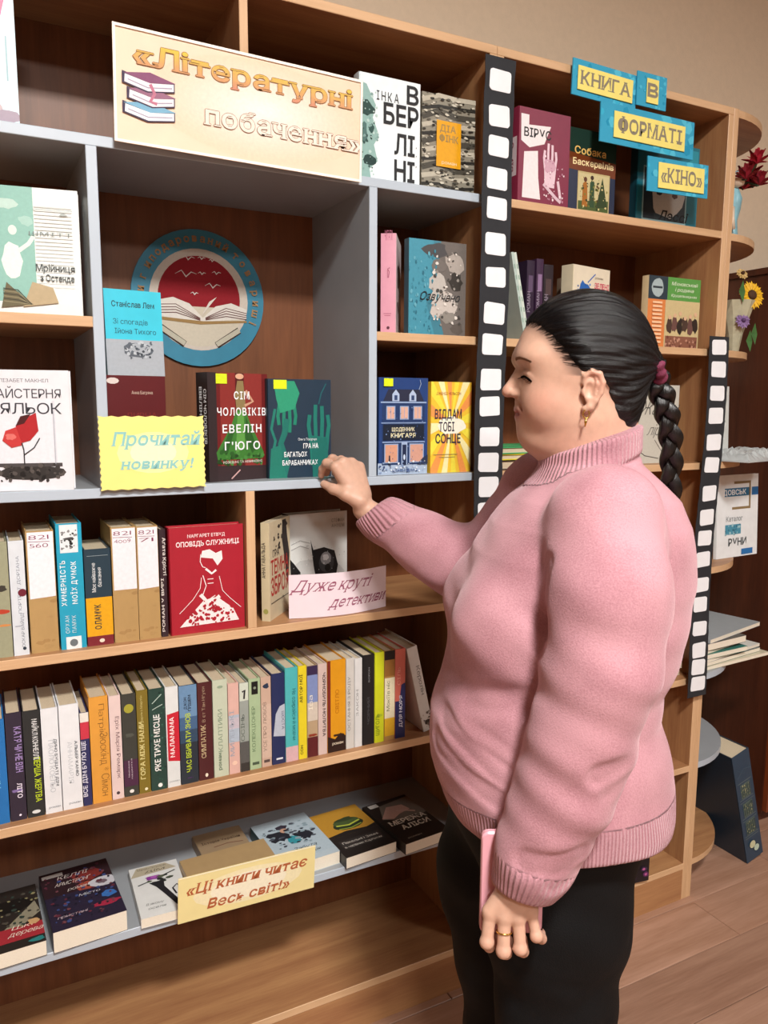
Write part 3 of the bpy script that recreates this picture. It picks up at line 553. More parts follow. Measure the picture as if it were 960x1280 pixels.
def craft(x0, x1, h, label, t1, t2, sl):
    return up(x0, x1, h, 'b3925f', label, KR+[('p', [(.05, .46+sl), (.98, .46), (.98, .99), (.05, .99)], 'eceaf0'), ('t', t1, .46, .93, .038, .72, '7c2e52', 't'), ('l', [(.08, .915), (.85, .91)], .02, '7c2e52'), ('t', t2, .46, .865, .035, .66, '7c2e52', 't')], sc='b3925f')
craft(.0645, .1105, .220, 'thickest of the three brown paper wrapped books, left of the cyan spine', '821', '560', -.01)
up(.1135, .157, .230, '1f9fc0', 'tall cyan book with white spine letters between paper wrapped books', [('r', .14, .77, .7, .22, 'dfe7ea'), ('b', .5, .88, .28, .07, '4a4a4a', 2), ('s', .2, .8, .6, .15, ['222222', '888888'], 24, .07, 2), ('t', 'ХИМЕРНІСТЬ', .3, .53, .2, .36, 'e6f4f8', 'b', {'rot': 90, 'sp': .2}), ('t', 'МОЇХ ДУМОК', .72, .53, .2, .34, 'e6f4f8', 'b', {'rot': 90, 'sp': .2}), ('t', 'ОРХАН', .36, .2, .16, .14, 'd2ecf2', {'rot': 90, 'sp': .2}), ('t', 'ПАМУК', .62, .2, .16, .14, 'd2ecf2', {'rot': 90, 'sp': .2}), ('r', .2, 0, .6, .1, 'e6ecee'), ('e', .5, .05, .16, .16, '6b7478')])
up(.1585, .2045, .180, '223a48', 'short book with navy, yellow and maroon spine bands', [('r', 0, .1, 1, .4, 'e2a51c'), ('r', 0, 0, 1, .1, '7a2730'), ('t', 'Моє найважче', .4, .71, .15, .3, 'e3e8ea', {'rot': 90}), ('t', 'бажання', .62, .71, .15, .2, 'e3e8ea', {'rot': 90}), ('t', 'О.ПАМУК', .55, .3, .24, .26, '2f3a3c', 'b', {'rot': 90}), ('r', .1, .93, .8, .005, '8a9aa2'), ('e', .55, .05, .1, .08, 'ead9c8')])
craft(.206, .2505, .217, 'brown paper wrapped book with a white label, right of the short banded book', '821', '4оо9', 0)
craft(.251, .2905, .216, 'thinnest brown paper wrapped book with a white label, beside the dark spine', '821', '71', -.01)
up(.292, .3045, .208, '33222a', 'thin dark book squeezed beside the red book', [('t', 'Аґата Крісті', .5, .75, .5, .35, 'd9d2cc', 'b', {'rot': -90}), ('t', 'РОМАН У ВИРІ', .5, .3, .4, .5, 'd9d2cc', 'b', {'rot': 90})])
skirt = [('b', .46, .14, .36, .10, 'f0e6e6', 1, {'j': .1})]
book(.146, .209, .030, 'a81f30', 'red book with a white bonneted lady in a wide lace skirt', (.3085, .018, Z2), sc='8c1a28', front=[
    ('t', 'МАРГАРЕТ ЕТВУД', .5, .9, .03, .5, 'f0dcdc', 'b'), ('t', 'ОПОВІДЬ СЛУЖНИЦІ', .52, .82, .045, .84, 'f4e6e6', 'b', {'serif': True}),
    ('p', [(.44, .77), (.54, .78), (.62, .74), (.7, .76), (.71, .68), (.64, .62), (.58, .69), (.5, .7), (.42, .71)], 'f2e8e8'), ('l', [(.42, .74), (.41, .67), (.44, .62), (.48, .61)], .01, 'f2e8e8'), ('l', [(.48, .6), (.56, .55), (.62, .58)], .03, 'f2e8e8'),
    ('p', [(.12, .07), (.92, .08), (.84, .2), (.7, .28), (.62, .33), (.44, .3), (.3, .2)], 'f0e6e6'), ('l', [(.12, .2), (.3, .32), (.4, .42), (.42, .52)], .008, 'f2e8e8'), ('l', [(.95, .2), (.8, .3), (.7, .38), (.66, .52)], .008, 'f2e8e8'), ('p', [(.44, .54), (.62, .54), (.6, .42), (.64, .32), (.42, .32), (.47, .42)], 'a81f30'), ('l', [(.44, .54), (.48, .44), (.42, .33), (.5, .3), (.6, .34)], .012, 'f2e8e8'), ('l', [(.5, .5), (.58, .5)], .01, 'f2e8e8'), ('l', [(.5, .46), (.58, .46)], .01, 'f2e8e8'), ('l', [(.4, .36), (.52, .26), (.66, .33)], .05, 'f0e6e6'),
    ('s', .2, .08, .64, .15, ['a81f30'], 58, .026, 5), ('s', .38, .2, .3, .1, ['a81f30'], 16, .022, 8)])
book(.12, .204, .018, 'd9cbab', 'cream book with red letters and a black figure, turned sideways by the pink card', (.512, .030, Z2), (0, 0, R(49)), sc='cdbf9c', hard=False, front=[
    ('p', [(.62, .98), (.8, .98), (.86, .8), (.96, .6), (.9, .3), (.78, .4), (.7, .6), (.6, .78)], '2b2626'), ('b', .78, .93, .1, .06, '2b2626', 1), ('t', 'ТЕМНА', .48, .46, .15, .84, 'b8322c', 'b'), ('t', 'ЗБРОЯ', .48, .25, .18, .84, 'b8322c', 'b'), ('t', 'ГРА', .3, .64, .07, .3, '3a3330', 'b'), ('s', .1, .7, .5, .25, ['3a3330'], 16, .03, 3, 1.6), ('r', .05, .17, .9, .008, '3a3330')],
    spine=[('t', 'АННА ГАВАЛЬДА', .5, .62, .4, .36, '3f3936', 'b', {'rot': 90}), ('e', .5, .1, .3, .3, '9c9b55')])
book(.150, .200, .034, 'd9dbd8', 'white book with staring owl eyes behind the pink card', (.597, .150, Z2), (0, 0, R(5)), sc='1d1d20', front=[
    ('b', .5, .3, .5, .3, 'c5c6c4', 3), ('p', [(.37, .7), (.42, .58), (.6, .6), (.78, .55), (.84, .38), (.8, .24), (.6, .2), (.46, .24), (.42, .4)], '1a1a1c'), ('e', .64, .42, .13, .15, '3b3b3e'), ('e', .63, .47, .09, .1, '8d8d90'), ('b', .63, .48, .06, .06, 'c9c9cb', 3), ('e', .66, .36, .05, .06, '0e0e10'),
    ('p', [(.03, .5), (.1, .44), (.2, .34), (.19, .26), (.1, .22), (.04, .28)], '1a1a1c'), ('t', 'СТЕФАН', .84, .88, .04, .22, '8a8c80', {'sp': .2}), ('t', 'АНХЕМ', .84, .82, .04, .22, '8a8c80', {'sp': .2}), ('l', [(.05, .66), (.2, .7), (.36, .66)], .01, '9a9a98'), ('l', [(.05, .6), (.2, .64), (.34, .6)], .01, '9a9a98'), ('s', .05, .1, .9, .6, ['aeb0ae', 'e8e9e8'], 60, .012, 4, .5)])
# ------------------------------------------------------------------ lower spine row
def T(s, x, y, ch, tw, c='e8e6e0', f='r', rot=90, **k): k['rot'] = rot; return ('t', s, x, y, ch, tw, c, f, k)
ROW = [
 (-.010, .0135, .195, '1c6fb4', 'bright blue spine at the left end of the lower row', [T('КНИГА', .5, .5, .4, .3, '8cc2e8')]),
 (.0145, .0415, .203, '2c2638', 'dark purple spine with lilac letters, second in the lower row', [T('КАТЯ ЧИ НЕ ВІН', .5, .66, .42, .42, '9c86bc', 'b', -90), ('b', .5, .28, .4, .14, '7d6aa0', 3), T('ЛІТО', .5, .28, .3, .14, 'e6e0f0', 'b', -90), ('e', .6, .05, .08, .08, 'e6e0f0')]),
 (.0425, .0715, .202, '262b2d', 'black spine with white and lime letters between the purple and white spines', [T('МАЙКЛ КОННЕЛЛІ', .52, .73, .3, .38, 'd9dcdc', 'b', -90), T('ПЕРША ЖЕРТВА', .52, .35, .36, .42, 'b9cf2c', 'b', -90), ('e', .5, .05, .25, .12, 'd9dcdc')]),
 (.0725, .1015, .201, 'e2e6ea', 'left of the two plain white spines near the left end', [T('ПАОЛО КОЕЛЬО', .35, .45, .3, .5, 'b9bfc6', 'r', -90), T('ДИНО БУЦЦАТІ ДІМ', .7, .48, .16, .45, '5a6068', 'b', -90), ('t', 'роман', .55, .05, .02, .7, '7a8088')]),
 (.1025, .1370, .202, 'e4e8ec', 'right of the two plain white spines near the left end', [T('АННАМАРІЯ', .35, .45, .24, .4, 'bcc2c8', 't', -90), T('АЛЬБЕР КАМЮ', .72, .48, .14, .34, '5a6068', 'b', -90), ('t', 'роман', .6, .05, .02, .6, '7a8088')]),
 (.1380, .1535, .182, '2b2f5c', 'thin navy spine with a red and white top, beside the orange spine', [('r', 0, .72, 1, .2, 'c8384a'), ('r', 0, .9, 1, .1, 'e6e2da'), T('ВСЕ ДІМ БУЛО ЩЕ', .5, .4, .5, .6, 'd8d9e8', 'b')]),
 (.1545, .1885, .208, 'dd9c40', 'orange spine with thin brown handwritten letters', [T('Патрік', .5, .78, .3, .3, '8c5f2c', 't', -90), T('Зюскінд * Сімон', .5, .36, .42, .6, '8c5f2c', 't', -90)]),
 (.1895, .2110, .205, 'e2ccc8', 'pale pink spine right of the orange spine', [T('Еріх Марія Ремарк', .5, .5, .32, .6, '7a5a5e', 'r', -90), ('e', .5, .06, .15, .15, '4a3a3e')]),
 (.2120, .2385, .204, '3a3d38', 'charcoal spine with a yellow disc near the top', [('e', .5, .86, .34, .34, 'a5a03a'), ('r', 0, .1, 1, .26, '4a2a44'), T('Мовчазна', .4, .27, .1, .16, 'c9b9c6', 'r'), T('пацієнтка', .6, .27, .1, .2, 'c9b9c6', 'r'), ('b', .5, .6, .35, .2, '52564e', 3), ('e', .5, .05, .16, .14, 'e6e4e0')]),
 (.2395, .2610, .207, '7d6c26', 'olive gold spine with tall cream letters', [T('ГОРА МІЖ НАМИ', .55, .42, .4, .56, 'd9cf8e', 'b', serif=True), T('Чарльз Мартін', .5, .82, .2, .26, 'c9bc78'), ('e', .6, .04, .14, .14, 'eee6c0')]),
 (.2620, .2925, .206, '23433c', 'dark green spine with bold white letters and pale sprigs', [('s', 0, 0, 1, 1, ['2d5a4c', '1a332e', '3f6a5c'], 46, .07, 3), ('l', [(.2, .86), (.5, .9), (.8, .94)], .05, 'b9cfc4'), ('l', [(.2, .8), (.5, .82), (.85, .84)], .05, 'b9cfc4'), T('ЯКЕ ТИХЕ МІСЦЕ', .62, .47, .36, .56, 'f2f4f0', 'b'), ('e', .55, .05, .14, .14, 'f2f4f0')]),
 (.2935, .3185, .205, 'dde2e2', 'white spine with a red middle block and white letters', [('p', [(.08, .27), (1, .25), (1, .75), (.08, .73)], 'c62436'), T('МАЛАМАМА', .6, .5, .34, .4, 'f6e8e8', 'b'), ('t', 'роман', .5, .05, .02, .8, '9aa0a4')]),
 (.3195, .3545, .203, '26313c', 'spine fading from blue to dark with lime letters', [('r', 0, .68, 1, .32, '6a8fb4'), ('r', 0, .55, 1, .13, '45658a'), ('r', 0, .42, 1, .13, '324a62'), T('ДЖОН', .42, .82, .16, .12, '22303e', 'b'), T('ҐРІШЕМ', .66, .82, .16, .16, '22303e', 'b'), T('ЧАС ВБИВАТИ ЗНОВ', .6, .42, .28, .6, 'b7cc3a', 'b'), ('b', .5, .06, .2, .04, '4a3460', 1)]),
 (.3555, .3850, .203, '4c2024', 'maroon brown spine with thin cream letters', [T('СИМПАТИК', .5, .4, .32, .34, 'c9b48c', 'r', serif=True), T('Вʼєт Тан Нґуєн', .5, .78, .22, .36, 'a58c74'), ('e', .5, .05, .1, .14, 'e8ddc8')]),
 (.3860, .4160, .203, 'c3ccb6', 'pale sage spine with faint green letters', [T('КЛАПТИКИ', .6, .48, .28, .44, '7e937c', 'r', serif=True), T('роман', .5, .16, .24, .18, '5f7560', 'b'), ('e', .5, .93, .2, .1, '94a68e')]),
 (.4170, .4395, .192, 'dcb3a8', 'pastel pink spine with a hazy blue middle', [('r', 0, .35, 1, .3, 'aebccb'), ('r', 0, .5, 1, .12, 'c5bcc6'), T('МИЛЕНЬКІ', .5, .45, .4, .5, '9aa4b4', 'r'), ('e', .5, .12, .25, .2, 'eecdb8')]),
 (.4405, .4595, .189, '9aa29c', 'grey spine fading to black, with a black mark on top', [('r', 0, .8, 1, .2, 'cdd6c8'), ('l', [(.3, .9), (.6, .92), (.5, .82)], .2, '2a2a2c'), ('r', 0, .1, 1, .24, '5a5a58'), ('r', 0, 0, 1, .1, '3a3836'), T('ОСІНЬ', .5, .5, .4, .3, '5d665f')]),
 (.4605, .4850, .194, 'a8bf98', 'green spine with a small black square on top', [('r', .22, .83, .56, .14, '1c1e1c'), ('e', .5, .9, .12, .12, '8a9684'), T('КОЛЕКЦІОНЕР', .5, .45, .3, .5, '5f7a58'), ('r', .2, .05, .6, .03, '4a5a48')]),
 (.4860, .5075, .194, 'c9ab98', 'tan spine with a navy patch on top', [('b', .5, .9, .4, .3, '2c3850', 2), ('r', 0, .1, 1, .6, 'd0b6a4'), T('УСЕ ПРО ЛЮБОВ', .5, .45, .34, .55, '8a7468'), ('r', .2, .05, .6, .03, '5a4a48')]),
 (.5085, .5375, .197, '26305a', 'navy spine with a pale silhouette', [('p', [(.1, .32), (1, .3), (1, .66), (.6, .64), (.3, .56)], 'b7bfcc'), T('ШОСТА', .75, .48, .2, .2, '3a4468', 'r', -90), ('r', .3, .05, .5, .02, 'dfe4ee')]),
 (.5385, .5665, .205, '4fb5b8', 'turquoise spine with dark handwritten letters', [('r', 0, 0, 1, .16, 'd5b0b4'), T('Не озирайся й мовчи', .55, .5, .3, .55, '24686e', 'r', -90)]),
 (.5675, .5865, .205, 'e3cf2c', 'narrow yellow spine right of the turquoise one', [T('АВТОР МОЇ', .5, .76, .34, .3, '4a4418', 'b'), T('СОН', .5, .1, .3, .1, '4a4418', 'b')]),
 (.5875, .6115, .202, 'b59c7c', 'spine painted with a dark top, blue sky and red ground', [('r', 0, .9, 1, .1, '3a2c4c'), ('r', 0, .6, 1, .3, '7f8fbe'), ('r', 0, .4, 1, .2, 'cfc3b4'), ('r', 0, 0, 1, .22, '5c2426'), ('b', .5, .24, .5, .16, '8c3a26', 3), T('Іва', .5, .6, .4, .16, 'f2ecd8', 't')]),
 (.6125, .6330, .203, 'd0b9b2', 'dusty pink spine with dark capital letters', [T('ЧОРНОБИЛЬ МОЛИТВА', .5, .55, .34, .7, '4a3a3e', 'b', -90)]),
 (.6340, .6770, .206, 'd9951c', 'broad amber spine with a maroon edge and dark foot', [('r', 0, 0, .16, 1, '7a2a22'), ('p', [(0, 0), (1, 0), (1, .16), (.7, .2), (.4, .14), (0, .18)], '2c1c18'), ('b', .6, .18, .36, .08, '3a241a', 3), ('t', 'роман', .55, .08, .03, .6, 'efe2c8'), T('СВІТЛО', .62, .55, .2, .26, 'b56a10', 'r')]),
 (.6780, .6975, .205, 'c9c6c0', 'light grey spine right of the amber one', [T('ОСТАННЯ З РОДУ', .5, .5, .32, .6, '7a7874')]),
 (.6985, .7165, .202, 'd3d3d2', 'paler grey spine left of the black one', [T('ЗАКОН', .5, .5, .32, .3, '8c8c8a')]),
 (.7175, .7465, .206, '1b1b1d', 'black spine with faint grey letters', [T('ЧОРНИЙ', .6, .38, .2, .3, '4c4c50'), T('ВОРОН', .6, .78, .12, .16, '8c8c90')]),
 (.7475, .7705, .208, 'c9d022', 'lime yellow spine right of the black one', [('b', .5, .3, .4, .2, 'a8bc30', 3), T('ЩИГОЛЬ', .5, .2, .4, .24, '7a8c18', 'b')]),
 (.7715, .7975, .208, 'b58a4e', 'spine with a black top, tan bands and a cream label', [('r', 0, .9, 1, .1, '1f1b1a'), ('r', 0, .72, 1, .18, '9a6a34'), ('r', 0, .25, 1, .45, 'e8e0c0'), ('r', 0, .05, 1, .2, 'dcae2a'), T('Мокіїв ніс', .5, .5, .3, .34, '6a7a4a')]),
 (.7985, .8245, .208, 'd06a5c', 'coral spine with a navy lower half', [('r', 0, 0, 1, .42, '252a5c'), ('p', [(.4, .4), (1, .4), (1, .62), (.6, .6)], '252a5c'), T('СІЛЬ', .5, .7, .3, .2, 'e8a090'), T('ДЛЯ МОРЯ', .7, .3, .3, .36, 'd8d9e8', 'b')]),
]
for x0, x1, h, c, lb, sp in ROW: up(x0, x1, h, c, lb, sp, z=Z3, y=.020)
book(.150, .210, .026, 'd9dedd', 'white book leaning at the right end of the lower row', (.900, .020, Z3+.0065), (R(-13), 0, R(90)), sc='e2e6e6', pages=PAGE, spine=[T('Керолін', .5, .6, .36, .34, '2f3436', 't', -90), ('b', .6, .1, .4, .3, '3a3430', 3), ('s', 0, .02, 1, .2, ['2b2a2a', 'c9c9c4', '6a6460'], 24, .12, 3)])
# ------------------------------------------------------------------ books lying on the low grey shelf
def flat(x, y, w, h, t, col, label, front, rz=0, pages=PAGEW, hard=False, **k):
    return book(w, h, t, col, label, (x, y, ZL+t), (R(-90), 0, R(rz)), front=front, pages=pages, hard=hard, **k)
flat(-.085, -.008, .145, .195, .030, '2c2724', 'dark book with a red title ribbon, leftmost on the low grey shelf', [
    ('b', .7, .7, .25, .2, '1c1a18', 3), ('p', [(.5, .3), (.95, .7), (1, .5), (.7, .3)], '8c8672'), ('r', .3, .12, .7, .22, 'a03038'), ('t', 'Шкі', .75, .3, .06, .25, 'e8e0d0', 't', {'sh': .4}), ('t', 'дерева', .78, .2, .07, .4, 'e8e0d0', 't', {'sh': .4}), ('b', .9, .06, .12, .05, '2f7c7c', 2), ('s', .4, .3, .6, .6, ['4c4840', '8a8460', '33403a'], 50, .03, 2), ('b', .9, .35, .08, .08, 'c9a070', 3)], rz=2)
flat(.071, -.006, .133, .201, .042, '2a2538', 'thick dark book with red flowers and a pale moon, on the low grey shelf', [
    ('r', 0, .55, 1, .45, '2f1f24'), ('r', .03, .9, .3, .06, 'b9b4b0'), ('b', .65, .78, .28, .2, '7a2f2c', 3), ('b', .6, .6, .2, .12, '9c4a3a', 4), ('b', .85, .6, .24, .14, 'c3c3ca', 5, {'j': .1}), ('b', .82, .6, .1, .07, '6c5c64', 5), ('b', .86, .36, .14, .1, '3a6cb0', 6), ('b', .8, .22, .22, .07, '9c2c44', 7), ('s', .05, .05, .9, .9, ['3a4a7c', '5c2c3a', '22202c', '6a4048'], 120, .03, 3),
    ('t', 'КЕЛЛІ', .45, .82, .06, .44, 'd9cfc8', 't', {'sh': .3}), ('t', 'АРМСТРОНҐ', .42, .7, .06, .5, 'd9cfc8', 't', {'sh': .3}), ('t', 'роман', .48, .58, .05, .3, 'd9cfc8', 't', {'sh': .3}), ('t', 'Місто', .6, .43, .04, .3, 'd0d2dc', 't', {'sh': .3}), ('t', 'пристані', .3, .16, .04, .4, 'c9b4bc', 't', {'sh': .3})], rz=3)
flat(.228, -.008, .100, .178, .020, 'dcdedc', 'white book with a purple flower in a black horn, on the low grey shelf', [
    ('p', [(0, .8), (.15, .98), (.75, .98), (.95, .84)], 'b4ab94'), ('t', 'Маріам Петросян', .45, .92, .04, .6, '3c3832', 't', {'sh': .3}), ('t', 'дім', .5, .85, .05, .4, '3c3832', 't', {'sh': .3}), ('b', .45, .72, .2, .09, '8a3c94', 3), ('b', .45, .73, .1, .05, 'a95ab0', 4), ('l', [(.1, .62), (.35, .66)], .03, '2d3330'), ('l', [(.62, .72), (.9, .78)], .03, '2d3330'), ('s', .2, .6, .55, .12, ['2d3330', '56604c'], 16, .04, 3, 2),
    ('p', [(.32, .62), (.62, .63), (.6, .5), (.72, .3), (.84, .1), (.72, .1), (.56, .35), (.44, .52)], '26262a'), ('l', [(.78, .3), (.74, .42), (.84, .48), (.92, .4), (.9, .22), (.8, .2)], .035, '26262a'), ('t', 'В якому', .32, .2, .04, .34, '55585a', 't', {'sh': .3}), ('t', 'оселя', .34, .12, .04, .34, '55585a', 't', {'sh': .3})], rz=-2)
flat(.335, .012, .190, .116, .036, 'b0946a', 'brown paper wrapped book lying behind the yellow banner card on the low grey shelf', [('l', [(.0, .3), (1, .32)], .004, '98794f')], rz=1, pages=mat('b0946a', .8, .05, 60, name='kraft_paper'))
flat(.385, .134, .110, .095, .026, '9a8468', 'small brown book with dark title letters behind the paper wrapped one', [('t', 'Історія України', .5, .5, .1, .8, '4a3528', 'b'), ('l', [(.3, .3), (.6, .35), (.9, .28)], .02, '6a3a2c')], rz=0)
flat(.524, .010, .137, .190, .030, 'b4c3cc', 'pale blue book with black ink figures on the low grey shelf', [
    ('r', 0, .1, 1, .9, 'aebfc9'), ('b', .3, .62, .22, .22, '2a2c34', 3, {'j': .5}), ('b', .7, .55, .2, .2, '2a2c34', 5, {'j': .5}), ('b', .45, .8, .12, .08, '3a3440', 7), ('e', .45, .72, .07, .07, 'c79c84'), ('b', .48, .48, .13, .14, '3b93a0', 4), ('s', .1, .35, .8, .5, ['2a2c34', '4a505c', '8ea2ac'], 60, .03, 3, 1.6), ('t', 'Забута', .55, .24, .07, .4, '2a3a44', 't', {'sh': .4}), ('t', 'мелодія', .55, .14, .05, .4, '2a3a44', 't', {'sh': .4})], rz=3, sc='2c4c50')
flat(.664, -.010, .130, .195, .026, '2a2624', 'orange and black book with a burger like stack, on the low grey shelf', [
    ('r', 0, .42, 1, .58, 'b98a34'), ('p', [(0, .42), (1, .42), (1, .5), (.8, .46), (.4, .5), (0, .46)], '2a2624'), ('e', .55, .62, .3, .16, '2f3a2a'), ('e', .55, .68, .26, .13, '4a5a34'), ('b', .55, .74, .24, .07, '39452c', 2), ('l', [(.32, .64), (.55, .6), (.8, .65)], .04, 'b4c04a'), ('l', [(.32, .56), (.55, .53), (.78, .57)], .03, '8c9c3a'), ('r', .1, .14, .8, .18, '3a3634'), ('t', 'Пекельні і Земні', .5, .245, .045, .7, 'e6e0d4', 't'), ('t', 'в чарівних Карпатах', .5, .165, .04, .74, 'e6e0d4', 't')], rz=4)
flat(.806, -.022, .125, .192, .026, '2c2622', 'brown black book with pale hands, right end of the low grey shelf', [
    ('r', .1, .9, .2, .08, 'c9c6c0'), ('p', [(.1, .6), (.3, .9), (1, .95), (1, .5), (.6, .42)], '776e64'), ('p', [(.1, .62), (.4, .84), (.72, .8), (.78, .66), (.5, .62), (.3, .55)], 'c49e90'), ('l', [(.5, .7), (.7, .64), (.82, .58)], .05, 'c9a698'), ('t', 'МЕРЕЖА', .52, .42, .09, .8, 'e8e0d0', 'b', {'serif': True}), ('t', 'АЛІСИ', .56, .28, .09, .62, 'e8e0d0', 'b', {'serif': True}), ('s', .3, .3, .6, .2, ['5a5248', '3a342e'], 16, .03, 3), ('t', 'роман', .3, .08, .03, .3, 'b4aa9c')], rz=5)
# ------------------------------------------------------------------ signs, cards, emblem, film strips
def stack_art(x, y, w, h):
    f = lambda a, b: (x+a*w, y+b*h); L = []
    for k, (c1, c2, dx) in enumerate((('7fb0cc', 'eef2f6', 0), ('9a6f86', 'f0e6ea', .08), ('8a5a78', 'f2eaee', 0))):
        b0 = .02+.3*k
        L += [('p', [f(dx, b0+.12), f(.45+dx, b0), f(.95, b0+.1), f(.95, b0+.3), f(.5+dx, b0+.22), f(dx, b0+.36)], '4c4458'), ('p', [f(.04+dx, b0+.14), f(.46+dx, b0+.03), f(.93, b0+.12), f(.93, b0+.27), f(.5+dx, b0+.2), f(.05+dx, b0+.3)], c2),
              ('p', [f(.02+dx, b0+.32), f(.5+dx, b0+.2), f(.97, b0+.29), f(.5, b0+.42)], c1), ('l', [f(.1+dx, b0+.2), f(.46+dx, b0+.1), f(.9, b0+.18)], .004, 'a8a0b4')]
    return L+[('l', [f(.5, .8), f(.58, .62), f(.5, .45), f(.62, .42)], .012, 'c07c92')]
card('banner_sign', .460, .187, 'ecd0b6', 'large peach paper banner with outlined orange letters and drawn books, top centre', 'sign', (.235, -.016, 1.857), (0, R(1.0), 0), [
    ('e', .56, .5, .44*f, .19*f, tuple(a_+(b__-a_)*(1-f)**1.2 for a_, b__ in zip(lin('ecd0b6'), lin('f3ebe6')))) for f in [1-.05*q_ for q_ in range(20)]] +
    [('t', '«Літературні', .51, .70, .17, .88, 'e2b13a', 'b', {'serif': True, 'outline': ('8f6a45', .0021), 'grad': ('cf8d78', 'dcc052')}), ('t', 'побачення»', .665, .29, .17, .66, 'ecdfd2', 'b', {'serif': True, 'outline': ('957662', .0021)})] +
    [('r', 0, .975, 1, .025, 'fdf4e8'), ('r', 0, 0, 1, .025, 'fdf4e8'), ('r', 0, 0, .01, 1, 'fdf4e8'), ('r', .99, 0, .01, 1, 'fdf4e8')]+stack_art(.03, .2, .2, .42), bend=None)
CY = '2f9fc4'
def sign(x, z, w, h, y, rz, ins, txt, label, tw=.9):
    g = card('sign_card', w, h, CY, label, 'sign', (x, y, z), (0, R(rz), 0), group='blue sign cards',pr= [('s', 0, 0, 1, 1, ['3fb0d0', '2a93b8', '56bcd8'], 30, .05, 3)], t=.003, prname='blue_print')
    for (a, b, c, d), t in zip(ins, txt):
        q = MB().bbox(a*w, (a+c)*w, -.0032, -.0020, b*h, (b+d)*h, .0003).build('yellow_inset', mat('efe07c', .7, .05, 30, name='yellow_paper'), g)
        p = Pr(c*w, d*h); p.text(t, .5, .25, .55, .9, '8a8272', 'b', serif=True); p.build('lettering', q, (a*w, -.0033, b*h), (1, 0, 0), (0, 0, 1), (0, -1, 0), m=INKM)
sign(1.214, 2.104, .190, .076, -.014, 1.2, [(.07, .16, .86, .66)], ['КНИГА'], 'blue card with a yellow inset, upper left of the four sign cards')
sign(1.402, 2.112, .094, .074, -.019, 0, [(.3, .12, .4, .72)], ['В'], 'blue card with one letter, upper right of the four sign cards')
sign(1.291, 2.014, .298, .086, -.024, 0, [(.13, .16, .76, .66)], ['ФОРМАТІ'], 'widest blue sign card in the middle of the four')
sign(1.440, 1.924, .203, .078, -.028, -1.5, [(.16, .12, .76, .74)], ['«КІНО»'], 'lowest blue sign card hanging below the other three')
card('note_card', .187, .132, 'f0e183', 'yellow card with zigzag edges and pale blue letters on the grey shelf', 'card', (.189, -.012, 1.266), (R(-2), 0, 0), [
    ('e', .5, .5, .34, .2, 'f3eaa6'), ('e', .5, .5, .22, .13, 'f6f1c4'), ('t', 'Прочитай', .53, .6, .18, .82, '8cc3c0', 'b', {'serif': True, 'sh': .22}), ('t', 'новинку!', .53, .28, .14, .68, '8cc3c0', 'b', {'serif': True, 'sh': .22})], edge=.0022, t=.0015)
card('note_card', .226, .092, 'ecdce4', 'pink card with flowing purple letters in front of the owl book', 'card', (.553, .030, .979), (0, 0, 0), [
    ('t', 'Дуже круті', .40, .60, .27, .76, '9c5c72', 'r', {'sh': .55, 'serif': True}), ('t', 'детективи', .66, .20, .25, .60, '9c5c72', 'r', {'sh': .55, 'serif': True})], bend=lambda x, y: .022*math.sin(PI*x/.226)+.0*y, t=.0008)
card('note_card', .286, .098, 'efe0a0', 'yellow banner card with slanted brown letters hanging from the low grey shelf', 'card', (.293, -.030, .412), (R(3), R(1.5), 0), [
    ('e', .5, .5, .4, .13, 'f1e6bc'), ('e', .5, .5, .28, .1, 'f4ecd2'), ('t', '«Ці книги читає', .49, .58, .22, .88, 'b5633c', 'b', {'serif': True, 'sh': .25}), ('t', 'Весь світ!»', .50, .18, .21, .60, 'b5633c', 'b', {'serif': True, 'sh': .25}), ('r', 0, .98, 1, .02, 'f8f2dc')], t=.0012)
g = empty('emblem_disc', (.452, .2985, 1.648), (0, 0, 0), 'round blue emblem disc with open book and birds, on the back of the grey box', 'emblem')
V, F = slab([(.146*math.cos(2*PI*i/48), .146*math.sin(2*PI*i/48)) for i in range(48)], 0, .006)
mesh('disc', [(x, -z, y) for x, y, z in V], F, mat('2f7f9c', .5, .08, 30, name='emblem_blue'), g)
p = Pr(.292, .292); pe = .5
p.ell(.5, .49, .372, .372, 'c9bfb4', 40); p.ell(.5, .5, .31, .31, '8c1f28', 40)
p.ell(.5, .5, .31, .31, '8c1f28', 40)
p.poly([(.5+.345*math.cos(a), .49+.345*math.sin(a)) for a in [PI*(1.0+i/20)-.1 for i in range(21)]]+[(.84, .44), (.18, .44)], 'c9c0ae')
p.poly([(.17, .47), (.3, .5), (.42, .46), (.52, .36), (.62, .45), (.74, .48), (.86, .44), (.86, .37), (.52, .33), (.17, .36)], 'd9d4cc')
for i in range(4):
    p.line([(.17, .44-.02*i), (.32, .45-.02*i), (.5, .355-.005*i)], .006, '6a4a48'); p.line([(.86, .41-.015*i), (.7, .44-.02*i), (.54, .36-.005*i)], .006, '6a4a48')
p.poly([(.17, .335), (.5, .31), (.86, .34), (.86, .355), (.52, .335), (.17, .355)], '9a7c50')
for (a, b, c, d) in ((.2, .28, .38, .18), (.8, .28, .62, .18)):
    p.line([(a, b), (c, d-.02)], .05, '3c2c28'); p.line([(a, b), (c, d-.015)], .036, 'b9b5a4')
for x, y, s_ in ((.42, .78, .05), (.52, .79, .03), (.6, .78, .025), (.52, .68, .03), (.63, .69, .035), (.4, .66, .08), (.6, .59, .06), (.46, .53, .03)):
    p.line([(x-s_, y+s_*.1), (x-s_*.4, y+s_*.45), (x, y-.1*s_), (x+s_*.5, y+s_*.35), (x+s_, y+s_*.2)], .011, 'd8cdc8', True)
